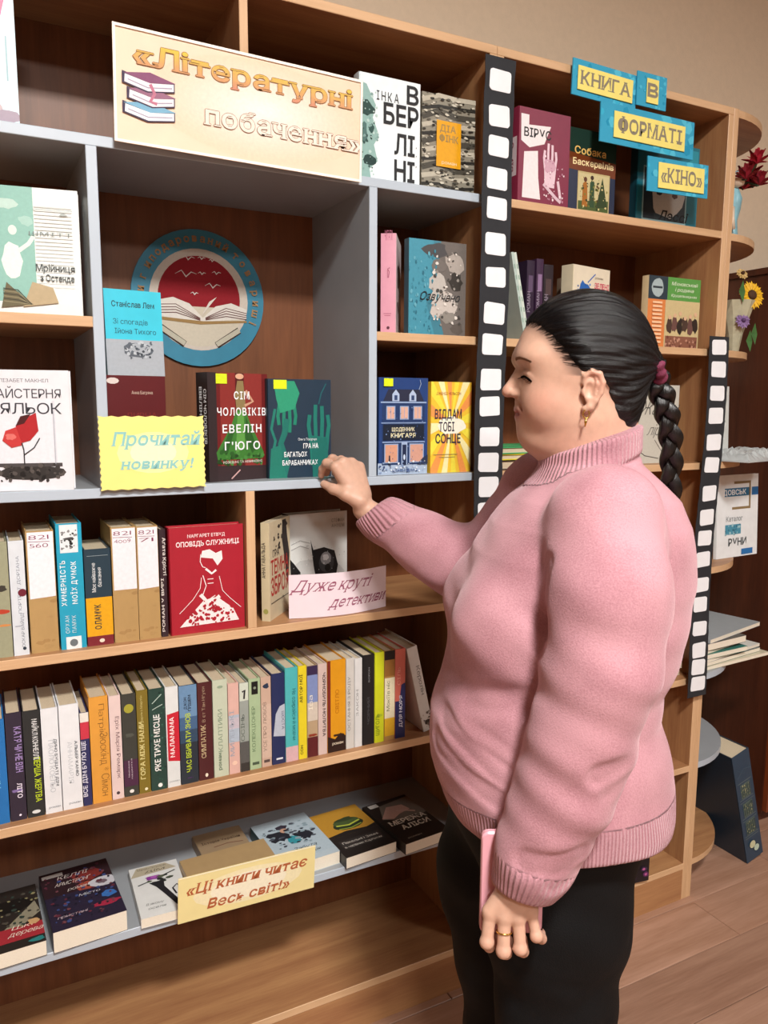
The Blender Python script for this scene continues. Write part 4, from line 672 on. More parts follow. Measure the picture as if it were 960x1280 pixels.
p.poly([(.5, .36), (.58, .46), (.63, .52), (.57, .48)], 'd8d0c8')
def arc_text(t, a0, a1, r, hh, col):
    n = len(t)
    for i, ch in enumerate(t):
        if ch == ' ': continue
        V, F, L = text_geo(ch, 'b', True); D = TG.pop(); a = R(a0+(a1-a0)*i/(n-1)); s_ = hh*p.w/CAP
        P = [((x-L/2)*s_, y*s_) for x, y in V]; rot = a-PI/2; c, q = math.cos(rot), math.sin(rot)
        cx, cy = (.5+r*math.cos(a))*p.w, (.5+r*math.sin(a))*p.h
        p.raw([(cx+x*c-y*q, cy+x*q+y*c) for x, y in P], F, col, D)
    p.k += 1
arc_text('ниги', 186, 150, .41, .055, 'a5825c'); arc_text('подарований', 142, 62, .41, .055, 'a5825c'); arc_text('товариші', 50, -22, .41, .055, 'a5825c')
p.build('emblem_print', g, (-.146, -.0061, -.146), (1, 0, 0), (0, 0, 1), (0, -1, 0), m=INKM)

FB = mat('23252a', .75, .12, 40, bump=.1, name='black_card'); FW = mat('eceef2', .7, .03, 30, name='white_paper')
def film(label, xs, z1, z0, wd, y, cells, cw, ch, seed):
    rd = random.Random(seed); g = empty('film_strip', (xs(z1), y, z1), (0, 0, 0), label, 'paper film strip', 'black paper film strips'); n = 60; V = []; F = []
    wob = lambda z: .0035*math.sin(z*9+seed)
    for i in range(n+1):
        z = z1+(z0-z1)*i/n; x = xs(z)-xs(z1); e = rd.uniform(-.001, .001)
        for dx in (-wd/2-e, wd/2+e):
            for dy in (0, .0012): V.append((x+dx, dy+wob(z), z-z1))
    for i in range(n):
        a = 4*i; F += [(a, a+4, a+6, a+2), (a+1, a+3, a+7, a+5), (a, a+1, a+5, a+4), (a+2, a+6, a+7, a+3)]
    F += [(0, 2, 3, 1), (4*n, 4*n+1, 4*n+3, 4*n+2)]
    mesh('strip', V, F, FB, g)
    for z in cells:
        w2, h2 = cw/2*rd.uniform(.95, 1.04), ch/2*rd.uniform(.93, 1.05); r_ = rd.uniform(-.05, .05); P = []; q = .006
        for sx, sz in ((1, 1), (-1, 1), (-1, -1), (1, -1)):
            for k in range(3):
                a = {(1, 1): 0, (-1, 1): 90, (-1, -1): 180, (1, -1): 270}[sx, sz]+45*k; P.append((sx*(w2-q)+q*math.cos(R(a))+rd.uniform(-.0007, .0007), sz*(h2-q)+q*math.sin(R(a))+rd.uniform(-.0007, .0007)))
        P = [(x*math.cos(r_)-v*math.sin(r_), x*math.sin(r_)+v*math.cos(r_)) for x, v in P]
        V2, F2 = slab(P, 0, .0009); cz = z; dx = xs(z)-xs(z1)+rd.uniform(-.0015, .0015)
        mesh('film_frame', [(x+dx, wob(z+v)-.0002-d, v+cz-z1) for x, v, d in V2], [f[::-1] for f in F2], FW, g)
film('black paper film strip with white frames hanging left of the face', lambda z: 1.018+.004*math.sin(z*3.1)+(z-1.6)*.004-.002, 2.140, 1.02, .076, -.020,
     [2.094, 2.024, 1.963, 1.897, 1.836, 1.762, 1.693, 1.617, 1.551, 1.475, 1.417, 1.350, 1.293, 1.238, 1.183, 1.127, 1.072], .054, .044, 2)
cells2 = []
for yy in (434, 460, 488.5, 515.5, 547.6, 575, 610, 640, 666, 693, 725, 750, 781, 809, 831, 853):
    cells2.append(1.600-(yy-421)*(1.600-.624)/(870-421))
film('longer black paper film strip with white frames on the end panel, right of the back', lambda z: 1.729+.004*math.sin(z*5)-(1.1-z)*.006 if z < 1.1 else 1.729+.004*math.sin(z*5)+(z-1.1)*.004, 1.600, .624, .072, -.016, cells2, .052, .041, 5)
# ------------------------------------------------------------------ things on the end shelves
E2 = .02
# vase figurine with red artificial flowers, z=1.867
g = empty('figurine_vase', (1.925, .135, 1.868), (0, 0, R(20)), 'pale blue and white figurine vase holding red flowers, top of the round end shelves', 'vase')
MB().lathe([(.026, 0), (.030, .012), (.024, .03), (.020, .07), (.027, .10), (.03, .13), (.02, .155), (.012, .17), (.018, .19), (.02, .2)], 16).build('body', mat('8fc4d2', .3, .25, 26, name='glazed_ceramic'), g, True)
MB().tube([(-.024, -.012, .10), (-.036, -.018, .07), (-.03, -.022, .04)], [.009, .008, .006], 8).build('arm', mat('e6d2bc', .35, .1, 20, name='glazed_skin'), g, True)
h_ = MB(); h_.lathe([(.002, 0), (.016, .006), (.021, .02), (.018, .034), (.004, .042)], 12, (-.012, -.02, .155)); h_.build('head', mat('e6d2bc', .35, .1, 20, name='glazed_skin'), g, True)
g = empty('red_flowers', (1.925, .135, 2.06), (0, 0, 0), 'bunch of red artificial flowers in the figurine vase', 'flowers')
rd = random.Random(8)
for k in range(11):
    b = MB(); cx, cy, cz = rd.uniform(-.06, .07), rd.uniform(-.08, .03), rd.uniform(-.035, .02)
    for j in range(16):
        a = j*2.4; el = R(20+j*4.4); d = Vector((math.cos(a)*math.cos(el), math.sin(a)*math.cos(el), math.sin(el))); sd = Vector((-math.sin(a), math.cos(a), 0)); L = .040+.006*rd.random()
        c = Vector((cx, cy, cz)); n0 = len(b.V)
        b.add([c, c+d*L*.5+sd*.009, c+d*L+sd*.004+Vector((0, 0, -.004)), c+d*L-sd*.004+Vector((0, 0, -.004)), c+d*L*.5-sd*.009, c+d*L*.55+Vector((0, 0, .004))], [(0, 1, 5), (1, 2, 5), (2, 3, 5), (3, 4, 5), (4, 0, 5)])
    b.build('blossom', mat(('a8142c', '8c1024', 'b82338')[k % 3], .6, .2, 60, name='red_petals'), g)
    MB().tube([(cx, cy, cz), (cx*.6, cy*.6, -.02), (0, 0, -.03)], .0022, 6).build('stem', mat('2c3a20', .6, name='dark_stem'), g)
g = empty('picture_stand', (1.975, .215, 1.868), (0, 0, R(-20)), 'black triangular stand behind the figurine vase', 'stand')
V, F = slab([(-.035, 0), (.045, 0), (-.03, .13)], 0, .006); mesh('panel', [(x, -z, y) for x, y, z in V], [f[::-1] for f in F], mat('26282c', .5, name='black_plastic'), g)
MB().box(-.03, .03, -.02, .03, 0, .004).build('foot', mat('26282c', .5, name='black_plastic'), g)
# sunflower bunch z=1.568
g = empty('flower_bouquet', (1.90, .075, 1.569), (0, 0, 0), 'small wrapped bouquet with a yellow sunflower and purple flowers on a round end shelf', 'bouquet')
b = MB(); P = []
for i in range(13):
    a = 2*PI*i/12; P.append((math.cos(a), math.sin(a)))
for z, r_ in ((0, .014), (.05, .022), (.1, .038), (.14, .05)): b.V += [(x*r_*(1+.12*((i % 2)*2-1)*(z > .1)), y*r_, z) for i, (x, y) in enumerate(P[:12])]
b.F = [(i+12*j, (i+1) % 12+12*j, (i+1) % 12+12*(j+1), i+12*(j+1)) for j in range(3) for i in range(12)]+[tuple(range(12))[::-1], tuple(range(36, 48))]; b.I = [0]*len(b.F)
b.build('wrapping', mat('b9b59a', .6, .2, 30, name='wrapping_paper'), g)
def flower(parent, c, d, n, L, wd, mt, cm, rad):
    c = Vector(c); d = Vector(d).normalized(); u_ = d.orthogonal().normalized(); v_ = d.cross(u_); b = MB()
    for ring in range(2):
        for j in range(n):
            a = 2*PI*(j+.5*ring)/n; q = u_*math.cos(a)+v_*math.sin(a); t_ = v_*math.cos(a)-u_*math.sin(a); l2 = L*(1-.15*ring)
            b.add([c+q*rad*.7, c+q*(rad+l2*.45)+t_*wd+d*.003*ring, c+q*(rad+l2)-d*.002, c+q*(rad+l2*.45)-t_*wd+d*.003*ring], [(0, 1, 2, 3)])
    f = b.build('blossom', mt, parent)
    b = MB(); n2 = 14; V = []
    for zz, rr in ((0, 1), (.003, .98), (.007, .7), (.009, .2)): V += [c+(u_*math.cos(2*PI*k/n2)+v_*math.sin(2*PI*k/n2))*rad*rr+d*zz for k in range(n2)]
    b.add(V, [(k+n2*j, (k+1) % n2+n2*j, (k+1) % n2+n2*(j+1), k+n2*(j+1)) for j in range(3) for k in range(n2)]+[tuple(range(3*n2, 4*n2))]); b.build('flower_centre', cm, f, True)
BRN = mat('4a2c14', .8, .3, 200, bump=.3, name='seed_head')
flower(g, (.018, -.035, .155), (-.2, -1, .25), 15, .028, .0065, mat('e8b41c', .6, .15, 60, name='yellow_petals'), BRN, .014)
flower(g, (-.012, -.036, .085), (-.3, -1, .2), 10, .018, .005, mat('8a6c9c', .6, .2, 60, name='purple_petals'), mat('5a3c6a', .7, name='purple_centre'), .006)
flower(g, (-.02, -.03, .21), (-.2, -.8, .5), 8, .014, .005, mat('c8a86a', .6, .2, 60, name='tan_petals'), BRN, .005)
for dx, z in ((.03, .05), (.012, .03), (-.03, .16)):
    MB().add([(dx-.012, -.04, z), (dx, -.046, z-.03), (dx+.014, -.04, z), (dx, -.042, z+.03)], [(0, 1, 2), (0, 2, 3)]).build('leaf', mat('3f6a34', .6, .2, 40, name='leaf_green'), g)
g = empty('hanging_shell', (1.90, .03, 1.70), (0, 0, 0)); bpy.data.objects.remove(g)
# z=1.27: pale book and crinkled plastic packet
book(.140, .206, .012, 'c9ccc9', 'pale grey picture book standing on the round end shelf beside the film strip', (1.792, .095, 1.2705), (R(-3), 0, 0), hard=False, front=[
    ('l', [(.85, .7), (.75, .5), (.6, .35), (.5, .3)], .05, '8a9090'), ('b', .8, .72, .1, .1, '9aa0a0', 2), ('b', .6, .2, .2, .08, 'a9aeae', 3), ('s', .3, .1, .6, .8, ['b0b4b4', 'd9dcda', '9aa09e'], 50, .03, 3)])
g = empty('plastic_packet', (1.925, .04, 1.2705), (0, 0, R(12)), 'crinkled clear plastic packet lying over the edge of the round end shelf', 'packet')
nx, ny = 26, 16; V = []; rd = random.Random(3)
for j in range(ny+1):
    for i in range(nx+1):
        x, y = -.13+.27*i/nx, -.08+.16*j/ny; e = min(1, min(i, nx-i)/4, min(j, ny-j)/3)
        V.append((x, y, .004+e*(.018+.012*rd.random())))
m1 = (nx+1)*(ny+1); F = [(j*(nx+1)+i, j*(nx+1)+i+1, (j+1)*(nx+1)+i+1, (j+1)*(nx+1)+i) for j in range(ny) for i in range(nx)]
V += [(x, y, .0005) for x, y, z in V]; F += [tuple(m1+k for k in f[::-1]) for f in F]
per = [i for i in range(nx+1)]+[(j+1)*(nx+1)-1+0 for j in range(1, ny+1)]+[ny*(nx+1)+i for i in range(nx-1, -1, -1)]+[j*(nx+1) for j in range(ny-1, 0, -1)]
for a, b_ in zip(per, per[1:]+per[:1]): F.append((b_, a, m1+a, m1+b_))
mesh('film', V, F, mat('b9bfc0', .18, .12, 30, spec=.8, name='crinkled_plastic'), g)
# z=.978: white and blue publicity book
book(.190, .243, .010, 'e4e8ea', 'tall white and blue magazine with a picture frame, on the round end shelf', (1.885, .075, .9785), (R(-3), 0, R(3)), hard=False, front=[
    ('r', .84, .74, .16, .1, '2b6fae'), ('r', .18, .74, .6, .1, '2c6c94'), ('t', 'ДОВСЬК', .42, .76, .06, .56, 'f2f4f4', 'b'), ('r', .36, .58, .42, .03, '8a7450'), ('r', .40, .89, .4, .03, '8a7450'), ('r', .77, .58, .04, .34, '8a7450'), ('t', 'Каталог', .42, .44, .06, .4, '8a9094', 'b'), ('r', .2, .28, .38, .12, '4a8fa8'), ('s', .2, .28, .36, .12, ['2f6c84', '9cc3cc'], 20, .03, 2), ('t', 'РУНИ', .5, .14, .09, .44, '4a4f52', 'b'), ('r', .6, .02, .28, .07, '2b6fae')])
book(.120, .25, .008, 'cdd3cc', 'cream magazine peeping out behind the white and blue one', (1.800, .12, .9785), (R(-3), 0, 0), hard=False)
# z=.672: pile of thin books and folders
rd = random.Random(5)
for i, (w, h, t, c, lb, rz, dx) in enumerate([
    (.30, .21, .010, 'cfc9b0', 'cream booklet at the bottom of the pile on the round end shelf', 3, .01), (.29, .20, .012, '4c5a5a', 'dark green folder, second from the bottom of the pile on the round end shelf', 6, .0),
    (.28, .20, .008, 'e4e2da', 'white booklet in the middle of the pile on the round end shelf', 8, .02), (.22, .19, .014, '2f7a70', 'teal book with a red spot on the pile on the round end shelf', 2, -.02),
    (.20, .19, .010, 'b7a988', 'beige booklet near the top of the pile on the round end shelf', 10, .0), (.20, .19, .020, '2b2c2e', 'thick black book near the top of the pile on the round end shelf', 4, .0), (.30, .21, .012, 'a9b0b4', 'grey glossy folder on top of the pile on the round end shelf', 12, .03)]):
    if i == 0: zt = .6722
    zt += t+.0006
    book(w, h, t, c, lb, (1.786+dx, .02-.015*math.sin(R(rz))*6*.0, zt), (R(-90), 0, R(rz)), hard=False, pages=PAGEW, rough=.3)
# big dark book leaning on the grey round shelf, standing on the floor
a = math.atan2(.115, .40)
g = book(.265, .385, .075, '20303f', 'big dark blue book with a panelled spine leaning against the round shelves', (2.135, .032, .075*math.sin(a)+.0008), (-a, 0, R(90)), sc='2c4256', pages=PAGE, spine=
    [('r', .1, y, .8, .004, '6d7a78') for y in (.74, .585, .56, .41, .385, .24, .22)]+[('r', .22, y, .56, .13, '54645f') for y in (.595, .42, .25)]+[('s', .24, y+.01, .52, .11, ['a8a884', '7c8468', '3c4c4c'], 40, .035, int(y*100)) for y in (.595, .42, .25)]+[('r', .27+.11*i, y+.01, .03, .11, '33453f') for y in (.595, .42, .25) for i in range(5)] +
    [('e', .42, .15, .17, .17, 'c9c9a4'), ('e', .62, .10, .15, .15, 'b9cbb8'), ('l', [(.1, .8), (.5, .86), (.9, .84)], .02, '4a6478'), ('l', [(.1, .88), (.5, .82), (.9, .92)], .015, '3c566a')])
# gift bag on the bottom board of the right bookcase
g = empty('gift_bag', (1.50, -.0, ZB+.0005), (0, 0, R(-8)), 'black paper bag with pink flowers on the bottom board behind the trousers', 'bag')
b = MB(); b.add([(-.09, 0, 0), (.088, 0, 0), (.088, .07, 0), (-.09, .07, 0), (-.09, 0, .24), (.088, 0, .24), (.088, .07, .24), (-.09, .07, .24)], [(0, 3, 2, 1), (0, 1, 5, 4), (1, 2, 6, 5), (2, 3, 7, 6), (3, 0, 4, 7)])
b.add([(-.087, .003, .24), (.085, .003, .24), (.085, .067, .24), (-.087, .067, .24), (-.087, .003, .004), (.085, .003, .004), (.085, .067, .004), (-.087, .067, .004)], [(0, 1, 5, 4), (1, 2, 6, 5), (2, 3, 7, 6), (3, 0, 4, 7), (4, 5, 6, 7)])
b.build('paper_body', mat('17131a', .35, .1, 20, name='black_glossy_paper'), g)
MB().tube([(-.045, .002, .235), (-.04, -.004, .29), (0, -.006, .315), (.04, -.004, .29), (.045, .002, .235)], .0022, 6).build('handle', mat('17131a', .6, name='black_cord'), g)
p = Pr(.178, .24)
for i in range(16):
    rd = random.Random(i+40); x, y = rd.uniform(.3, .95), rd.uniform(.04, .9)
    if x+(.4-y) < .2: continue
    p.blot(x, y, .07, .05, ('5c2c5a', '8a2c66', '3c2848', 'b0407c')[i % 4], i); p.blot(x, y, .03, .025, 'b85a90', i+3)
p.build('flower_print', g, (-.09, 0, 0), (1, 0, 0), (0, 0, 1), (0, -1, 0))
zt = Z3+.0002
for i, (w, h, t, c, lb, rz, x) in enumerate([(.21, .15, .012, 'd6cdb4', 'cream booklet lowest of the three lying behind the tail of the braid', 0, 1.50), (.20, .15, .010, 'b9a37c', 'tan booklet between the two others lying behind the tail of the braid', 3, 1.505), (.20, .14, .014, 'e2dccb', 'pale booklet topmost of the three lying behind the tail of the braid', -2, 1.51)]):
    zt += t+.0006; book(w, h, t, c, lb, (x, .03, zt), (R(-90), 0, R(rz)), hard=False, group='booklets lying behind the braid tail')
# ------------------------------------------------------------------ the woman: signed distance shapes meshed with surface nets
F32 = np.float32
def v3(p): return np.array(p, dtype=F32)
def rc(P, a, b, ra, rb):
    a, b = v3(a), v3(b); ba = b-a; t = np.clip(((P-a)@ba)/F32(ba@ba), 0, 1)
    q = P-a-t[:, None]*ba; return np.sqrt((q*q).sum(1))-(ra+t*(rb-ra))
def chain(P, pts, rs, k=.004):
    d = None
    for i in range(len(pts)-1):
        e = rc(P, pts[i], pts[i+1], rs[i], rs[i+1]); d = e if d is None else smin(d, e, k)
    return d
def el(P, c, r, rot=None):
    q = P-v3(c)
    if rot is not None: q = q@rot
    r = v3(r); k0 = np.sqrt(((q/r)**2).sum(1)); k1 = np.sqrt(((q/(r*r))**2).sum(1))+1e-9; return k0*(k0-1)/k1
def smin(a, b, k): h = np.clip(.5+.5*(b-a)/k, 0, 1); return b+(a-b)*h-k*h*(1-h)
def smax(a, b, k): return -smin(-a, -b, k)
def rotm(axis, deg): return np.array(Matrix.Rotation(R(deg), 3, axis), dtype=F32)
def extract(f, lo, hi, h, B=8):
    lo, hi = v3(lo), v3(hi); nb = np.ceil((hi-lo)/(h*B)).astype(int)
    gi = np.stack(np.meshgrid(*[np.arange(n) for n in nb], indexing='ij'), -1).reshape(-1, 3)
    d = f((lo+(gi+.5)*h*B).astype(F32)); gi = gi[np.abs(d) < h*B*1.15+.004]
    o = np.arange(B+1); off = np.stack(np.meshgrid(o, o, o, indexing='ij'), -1).reshape(-1, 3)
    base = gi*B; G = (base[:, None]+off).reshape(-1, 3)
    v = np.concatenate([f((lo+G[i:i+400000]*h).astype(F32)) for i in range(0, len(G), 400000)]).reshape(-1, B+1, B+1, B+1)
    cor = [(i, j, k) for i in (0, 1) for j in (0, 1) for k in (0, 1)]
    C = np.stack([v[:, i:i+B, j:j+B, k:k+B] for i, j, k in cor], -1)
    ins = C < 0; s = ins.sum(-1); act = (s > 0) & (s < 8)
    bi, i, j, k = np.nonzero(act); cv = C[act]; cell = base[bi]+np.stack([i, j, k], -1)
    acc = np.zeros((len(cv), 3)); cnt = np.zeros(len(cv)); ca = np.array(cor, float)
    for a in range(8):
        for b in range(a+1, 8):
            if abs(ca[a]-ca[b]).sum() != 1: continue
            m = (cv[:, a] < 0) != (cv[:, b] < 0); t = cv[m, a]/(cv[m, a]-cv[m, b])
            acc[m] += ca[a]+(ca[b]-ca[a])*t[:, None]; cnt[m] += 1
    V = lo+(cell+acc/cnt[:, None])*h
    N = nb*B+2; key = ((cell[:, 0]+1)*N[1]+cell[:, 1]+1)*N[2]+cell[:, 2]+1
    od = np.argsort(key); key = key[od]; V = V[od]; cell = cell[od]; cv = cv[od]
    st = (N[1]*N[2], N[2], 1); faces = []
    for ax, (c1, o1, o2) in enumerate(((4, 1, 2), (2, 2, 0), (1, 0, 1))):
        m = (cv[:, 0] < 0) != (cv[:, c1] < 0); kk = key[m]; Q = []
        for dk in (0, st[o1], st[o1]+st[o2], st[o2]):
            p_ = np.searchsorted(key, kk-dk); p_ = np.clip(p_, 0, len(key)-1); Q.append(np.where(key[p_] == kk-dk, p_, -1))
        Q = np.stack(Q, -1); ok = (Q >= 0).all(1); fl = cv[m, 0] < 0
        Q = np.where(fl[:, None], Q, Q[:, ::-1])[ok]; faces.append(Q)
    return V, np.concatenate(faces)
def npmesh(name, V, Fq, m, parent, smooth=True, attrs=None, col=None):
    me = bpy.data.meshes.new(name); nv, nf = len(V), len(Fq)
    me.vertices.add(nv); me.vertices.foreach_set('co', V.astype(F32).ravel())
    me.loops.add(nf*4); me.loops.foreach_set('vertex_index', Fq.astype(np.int32).ravel())
    me.polygons.add(nf); me.polygons.foreach_set('loop_start', np.arange(0, nf*4, 4, dtype=np.int32))
    try: me.polygons.foreach_set('loop_total', np.full(nf, 4, dtype=np.int32))
    except Exception: pass
    me.update(calc_edges=True); me.polygons.foreach_set('use_smooth', np.ones(nf, dtype=bool))
    me.materials.append(m); o = bpy.data.objects.new(name, me); COL.objects.link(o)
    if parent: o.parent = parent
    for k, a in (attrs or {}).items():
        at = me.attributes.new(k, 'FLOAT', 'POINT'); at.data.foreach_set('value', a.astype(F32))
    if col is not None:
        ca = me.color_attributes.new('Col', 'FLOAT_COLOR', 'POINT'); ca.data.foreach_set('color', np.concatenate([col, np.ones((nv, 1))], 1).astype(F32).ravel())
    me.update(); return o
def sstep(x, a, b): t = np.clip((x-a)/(b-a), 0, 1); return t*t*(3-2*t)
def gauss(P, c, s): return np.exp(-(((P-v3(c))/v3(s))**2).sum(1))

WO = Vector((.80, -.52, 0)); WR = math.atan2(math.sin(yaw), -math.cos(yaw))
# local frame: x forward (she faces the shelves' left end), y to her left, z up

# ---- head
EARP = [(-.005, .0745, 1.4515), (-.0065, .0775, 1.4615), (-.015, .081, 1.4675), (-.0255, .0825, 1.464), (-.0305, .0825, 1.452), (-.0285, .081, 1.438), (-.0225, .079, 1.427), (-.0155, .0765, 1.418), (-.010, .0745, 1.415)]
def head(P):
    S_ = P.copy(); S_[:, 1] = np.abs(S_[:, 1]); y = S_[:, 1]
    d = el(P, (-.022, 0, 1.493), (.098, .0775, .092))
    d = smin(d, el(P, (.012, 0, 1.446), (.066, .0625, .095)), .03)
    d = smin(d, el(P, (-.004, 0, 1.405), (.064, .058, .048)), .03)
    d = smin(d, el(S_, (.034, .034, 1.420), (.034, .028, .032)), .02)
    d = smin(d, el(P, (.052, 0, 1.3795), (.021, .024, .019)), .018)
    d = smin(d, el(P, (.014, 0, 1.364), (.048, .044, .026)), .022)
    d = smin(d, el(P, (.064, 0, 1.408), (.0105, .026, .020)), .012)
    d = smin(d, el(S_, (.052, .024, 1.490), (.026, .030, .016)), .02)
    d = smax(d, -el(S_, (.090, .033, 1.467), (.018, .019, .0115)), .014)
    d = smax(d, -el(P, (.092, 0, 1.4735), (.0135, .02, .010)), .012)
    nose = rc(P, (.066, 0, 1.476), (.0875, 0, 1.4435), .0085, .0098)
    nose = smin(nose, el(S_, (.0775, .0105, 1.4365), (.0105, .0065, .0065)), .006)
    nose = smin(nose, el(P, (.0905, 0, 1.4395), (.0085, .0085, .0075)), .005)
    d = smin(d, nose, .009)
    d = smax(d, -el(S_, (.0815, .0062, 1.4305), (.006, .003, .003)), .003)
    d = smin(d, el(S_, (.0580, .031, 1.4625), (.0125, .0150, .0112)), .004)      # eyeball under lid
    d = smin(d, chain(S_, [(.0705, .020, 1.463), (.0712, .030, 1.4672), (.066, .040, 1.4650), (.0605, .0455, 1.460)], [.0016, .0020, .0020, .0016]), .004)
    d = smax(d, -chain(S_, [(.0760, .020, 1.4700), (.0765, .031, 1.4735), (.0700, .043, 1.4700)], [.0010, .0014, .0010]), .004)
    d = smin(d, chain(S_, [(.068, .022, 1.4575), (.0685, .031, 1.4545), (.063, .041, 1.4565)], [.0018, .0026, .0018]), .005)
    d = smin(d, el(P, (.0706, 0, 1.4135), (.0086, .0245, .0052)), .004)
    d = smin(d, el(P, (.0688, 0, 1.4020), (.0088, .0215, .0060)), .004)
    d = smax(d, -chain(S_, [(.0790, 0, 1.4083), (.0745, .014, 1.4076), (.0610, .0320, 1.4100)], [.0022, .0020, .0024]), .003)
    d = smax(d, -rc(S_, (.0795, .0145, 1.428), (.062, .0345, 1.404), .0016, .0010), .008)
    # ear
    e = el(P, (-.0175, .0755, 1.443), (.0135, .0055, .0235), rotm('Z', 12))
    e = smin(e, chain(P, EARP, [.003, .0038, .0042, .0044, .0044, .004, .0042, .0055, .005], .002), .003)
    e = smax(e, -el(P, (-.0125, .0825, 1.4415), (.0068, .0060, .0105)), .003)
    e = smin(e, chain(P, [(-.0205, .081, 1.460), (-.0235, .0815, 1.450), (-.0205, .080, 1.436)], [.002, .0026, .002]), .002)
    e = smin(e, el(P, (-.0050, .0755, 1.439), (.0032, .0036, .005)), .003)
    d = smin(d, e, .004)
    Q = P.copy(); Q[:, 1] *= -1
    e2 = smin(el(Q, (-.0175, .0755, 1.443), (.0135, .0055, .0235)), chain(Q, EARP, [.003, .0038, .0042, .0044, .0044, .004, .0042, .0055, .005], .002), .003)
    d = smin(d, e2, .004)
    d = smin(d, rc(P, (-.034, 0, 1.27), (-.028, 0, 1.39), .062, .055), .035)
    return smin(d, rc(P, (-.075, 0, 1.30), (-.066, 0, 1.42), .04, .038), .03)
V1, F1 = extract(head, (-.15, -.11, 1.285), (.12, .11, 1.60), .0017)

# ---- hands
FR = [  # far (right) hand, finger tips resting on the edge of the grey shelf
    ([(.372, -.325, 1.298), (.391, -.347, 1.304), (.401, -.361, 1.291), (.404, -.368, 1.278)], .0086),
    ([(.358, -.340, 1.306), (.381, -.364, 1.311), (.392, -.379, 1.297), (.395, -.386, 1.281)], .0088),
    ([(.343, -.354, 1.304), (.365, -.379, 1.308), (.376, -.394, 1.294), (.379, -.401, 1.2795)], .0084),
    ([(.328, -.366, 1.295), (.346, -.386, 1.299), (.357, -.399, 1.288), (.361, -.405, 1.279)], .0074)]
def fing(P, pts, r, d=None):
    e = chain(P, pts, [r*1.06, r*1.0, r*.92, r*.8], .003)
    return smin(e, el(P, pts[1], (r*1.12, r*1.12, r*1.08)), .004)
def hand_far(P):
    w = (.316, -.335, 1.214)
    d = rc(P, (.27, -.32, 1.185), w, .028, .0235)
    for i, (pts, r) in enumerate(FR):
        k = pts[0]; m = tuple(w[j]+(k[j]-w[j])*.35+(0, 0, 0)[j] for j in range(3))
        d = smin(d, rc(P, m, k, .0165, .0118), .012)
    for pts, r in FR: d = smin(d, fing(P, pts, r), .0028)
    th = chain(P, [(.326, -.322, 1.232), (.352, -.318, 1.2455), (.378, -.331, 1.2545), (.397, -.346, 1.2625)], [.017, .0128, .0098, .0078], .006)
    return smin(d, th, .008)
V2, F2 = extract(hand_far, (.22, -.44, 1.14), (.44, -.27, 1.34), .0016)
NR = [  # near (left) hand closed round the lower edge of the phone
    ([(.129, .212, .731), (.134, .2225, .693), (.128, .205, .6735), (.115, .187, .6735)], .0083),
    ([(.110, .2170, .728), (.112, .2285, .684), (.105, .209, .6665), (.099, .187, .6705)], .0086),
    ([(.091, .2165, .728), (.089, .2270, .687), (.081, .208, .6685), (.078, .187, .6715)], .0083),
    ([(.073, .209, .732), (.066, .2195, .700), (.055, .203, .684), (.052, .186, .6805)], .0074)]
def hand_near(P):
    w = (.090, .203, .772)
    d = rc(P, (.078, .200, .83), w, .029, .0245)
    for i, (pts, r) in enumerate(NR):
        k = pts[0]; m = tuple(w[j]+(k[j]-w[j])*.4 for j in range(3))
        d = smin(d, rc(P, m, k, .0158, .0112), .010)
    for pts, r in NR: d = smin(d, fing(P, pts, r), .0045)
    th = chain(P, [(.105, .195, .775), (.122, .170, .752), (.116, .163, .728), (.106, .165, .708)], [.015, .0125, .0098, .008], .006)
    d = smin(d, th, .008)
    return smax(d, -(np.maximum(np.maximum(np.abs(P[:, 1]-.1830)-.0062, np.abs(P[:, 0]-.0955)-.045), np.abs(P[:, 2]-.757)-.078)), .001)
V3, F3 = extract(hand_near, (-.0, .14, .64), (.17, .25, .84), .0016)
def core(P):
    d = el(P, (-.01, 0, 1.02), (.14, .14, .27))
    d = smin(d, rc(P, (-.03, 0, 1.2), (-.033, 0, 1.32), .07, .05), .03)
    d = smin(d, chain(P, [(-.02, .15, 1.27), (-.01, .21, 1.08), (.05, .20, .88), (.079, .200, .80)], [.05, .04, .032, .024]), .02)
    d = smin(d, chain(P, [(-.0, -.15, 1.27), (.09, -.25, 1.11), (.26, -.318, 1.18), (.278, -.322, 1.19)], [.05, .04, .028, .024]), .02)
    for s_ in (1, -1):
        d = smin(d, chain(P, [(.0, .062*s_, .82), (.026-.016*s_, .073*s_, .45), (.005-.015*s_, .078*s_, .09)], [.07, .045, .032]), .02)
        d = smin(d, rc(P, (.005-.015*s_, .080*s_, .06), (.11-.01*s_, .088*s_, .04), .026, .02), .02)
    return d
V4, F4 = extract(core, (-.2, -.38, .01), (.34, .28, 1.38), .008)
Vb = np.concatenate([V1, V2, V3, V4]); n1, n2, n3 = len(V1), len(V2), len(V3); Fb = np.concatenate([F1, F2+n1, F3+n1+n2, F4+n1+n2+n3])
base = np.array(lin('c9a08a')); red = np.array(lin('c07a6a')); lip = np.array(lin('a85a58')); dark = np.array(lin('8a5f50')); white = np.array(lin('e6dcd4'))
c = np.tile(base, (len(Vb), 1))
def tint(c, w, col): return c*(1-w[:, None])+col*w[:, None]
A_ = Vb.copy(); A_[:, 1] = np.abs(A_[:, 1])
c = tint(c, .45*gauss(A_, (.045, .05, 1.425), (.03, .03, .022)), red)
c = tint(c, .5*gauss(A_, (.095, 0, 1.440), (.012, .012, .01)), red)
c = tint(c, .5*gauss(A_, (-.02, .09, 1.455), (.014, .01, .02)), red)
c = tint(c, np.clip(1.5*gauss(A_, (.076, 0, 1.4080), (.017, .026, .0090)), 0, 1)*.8, lip)
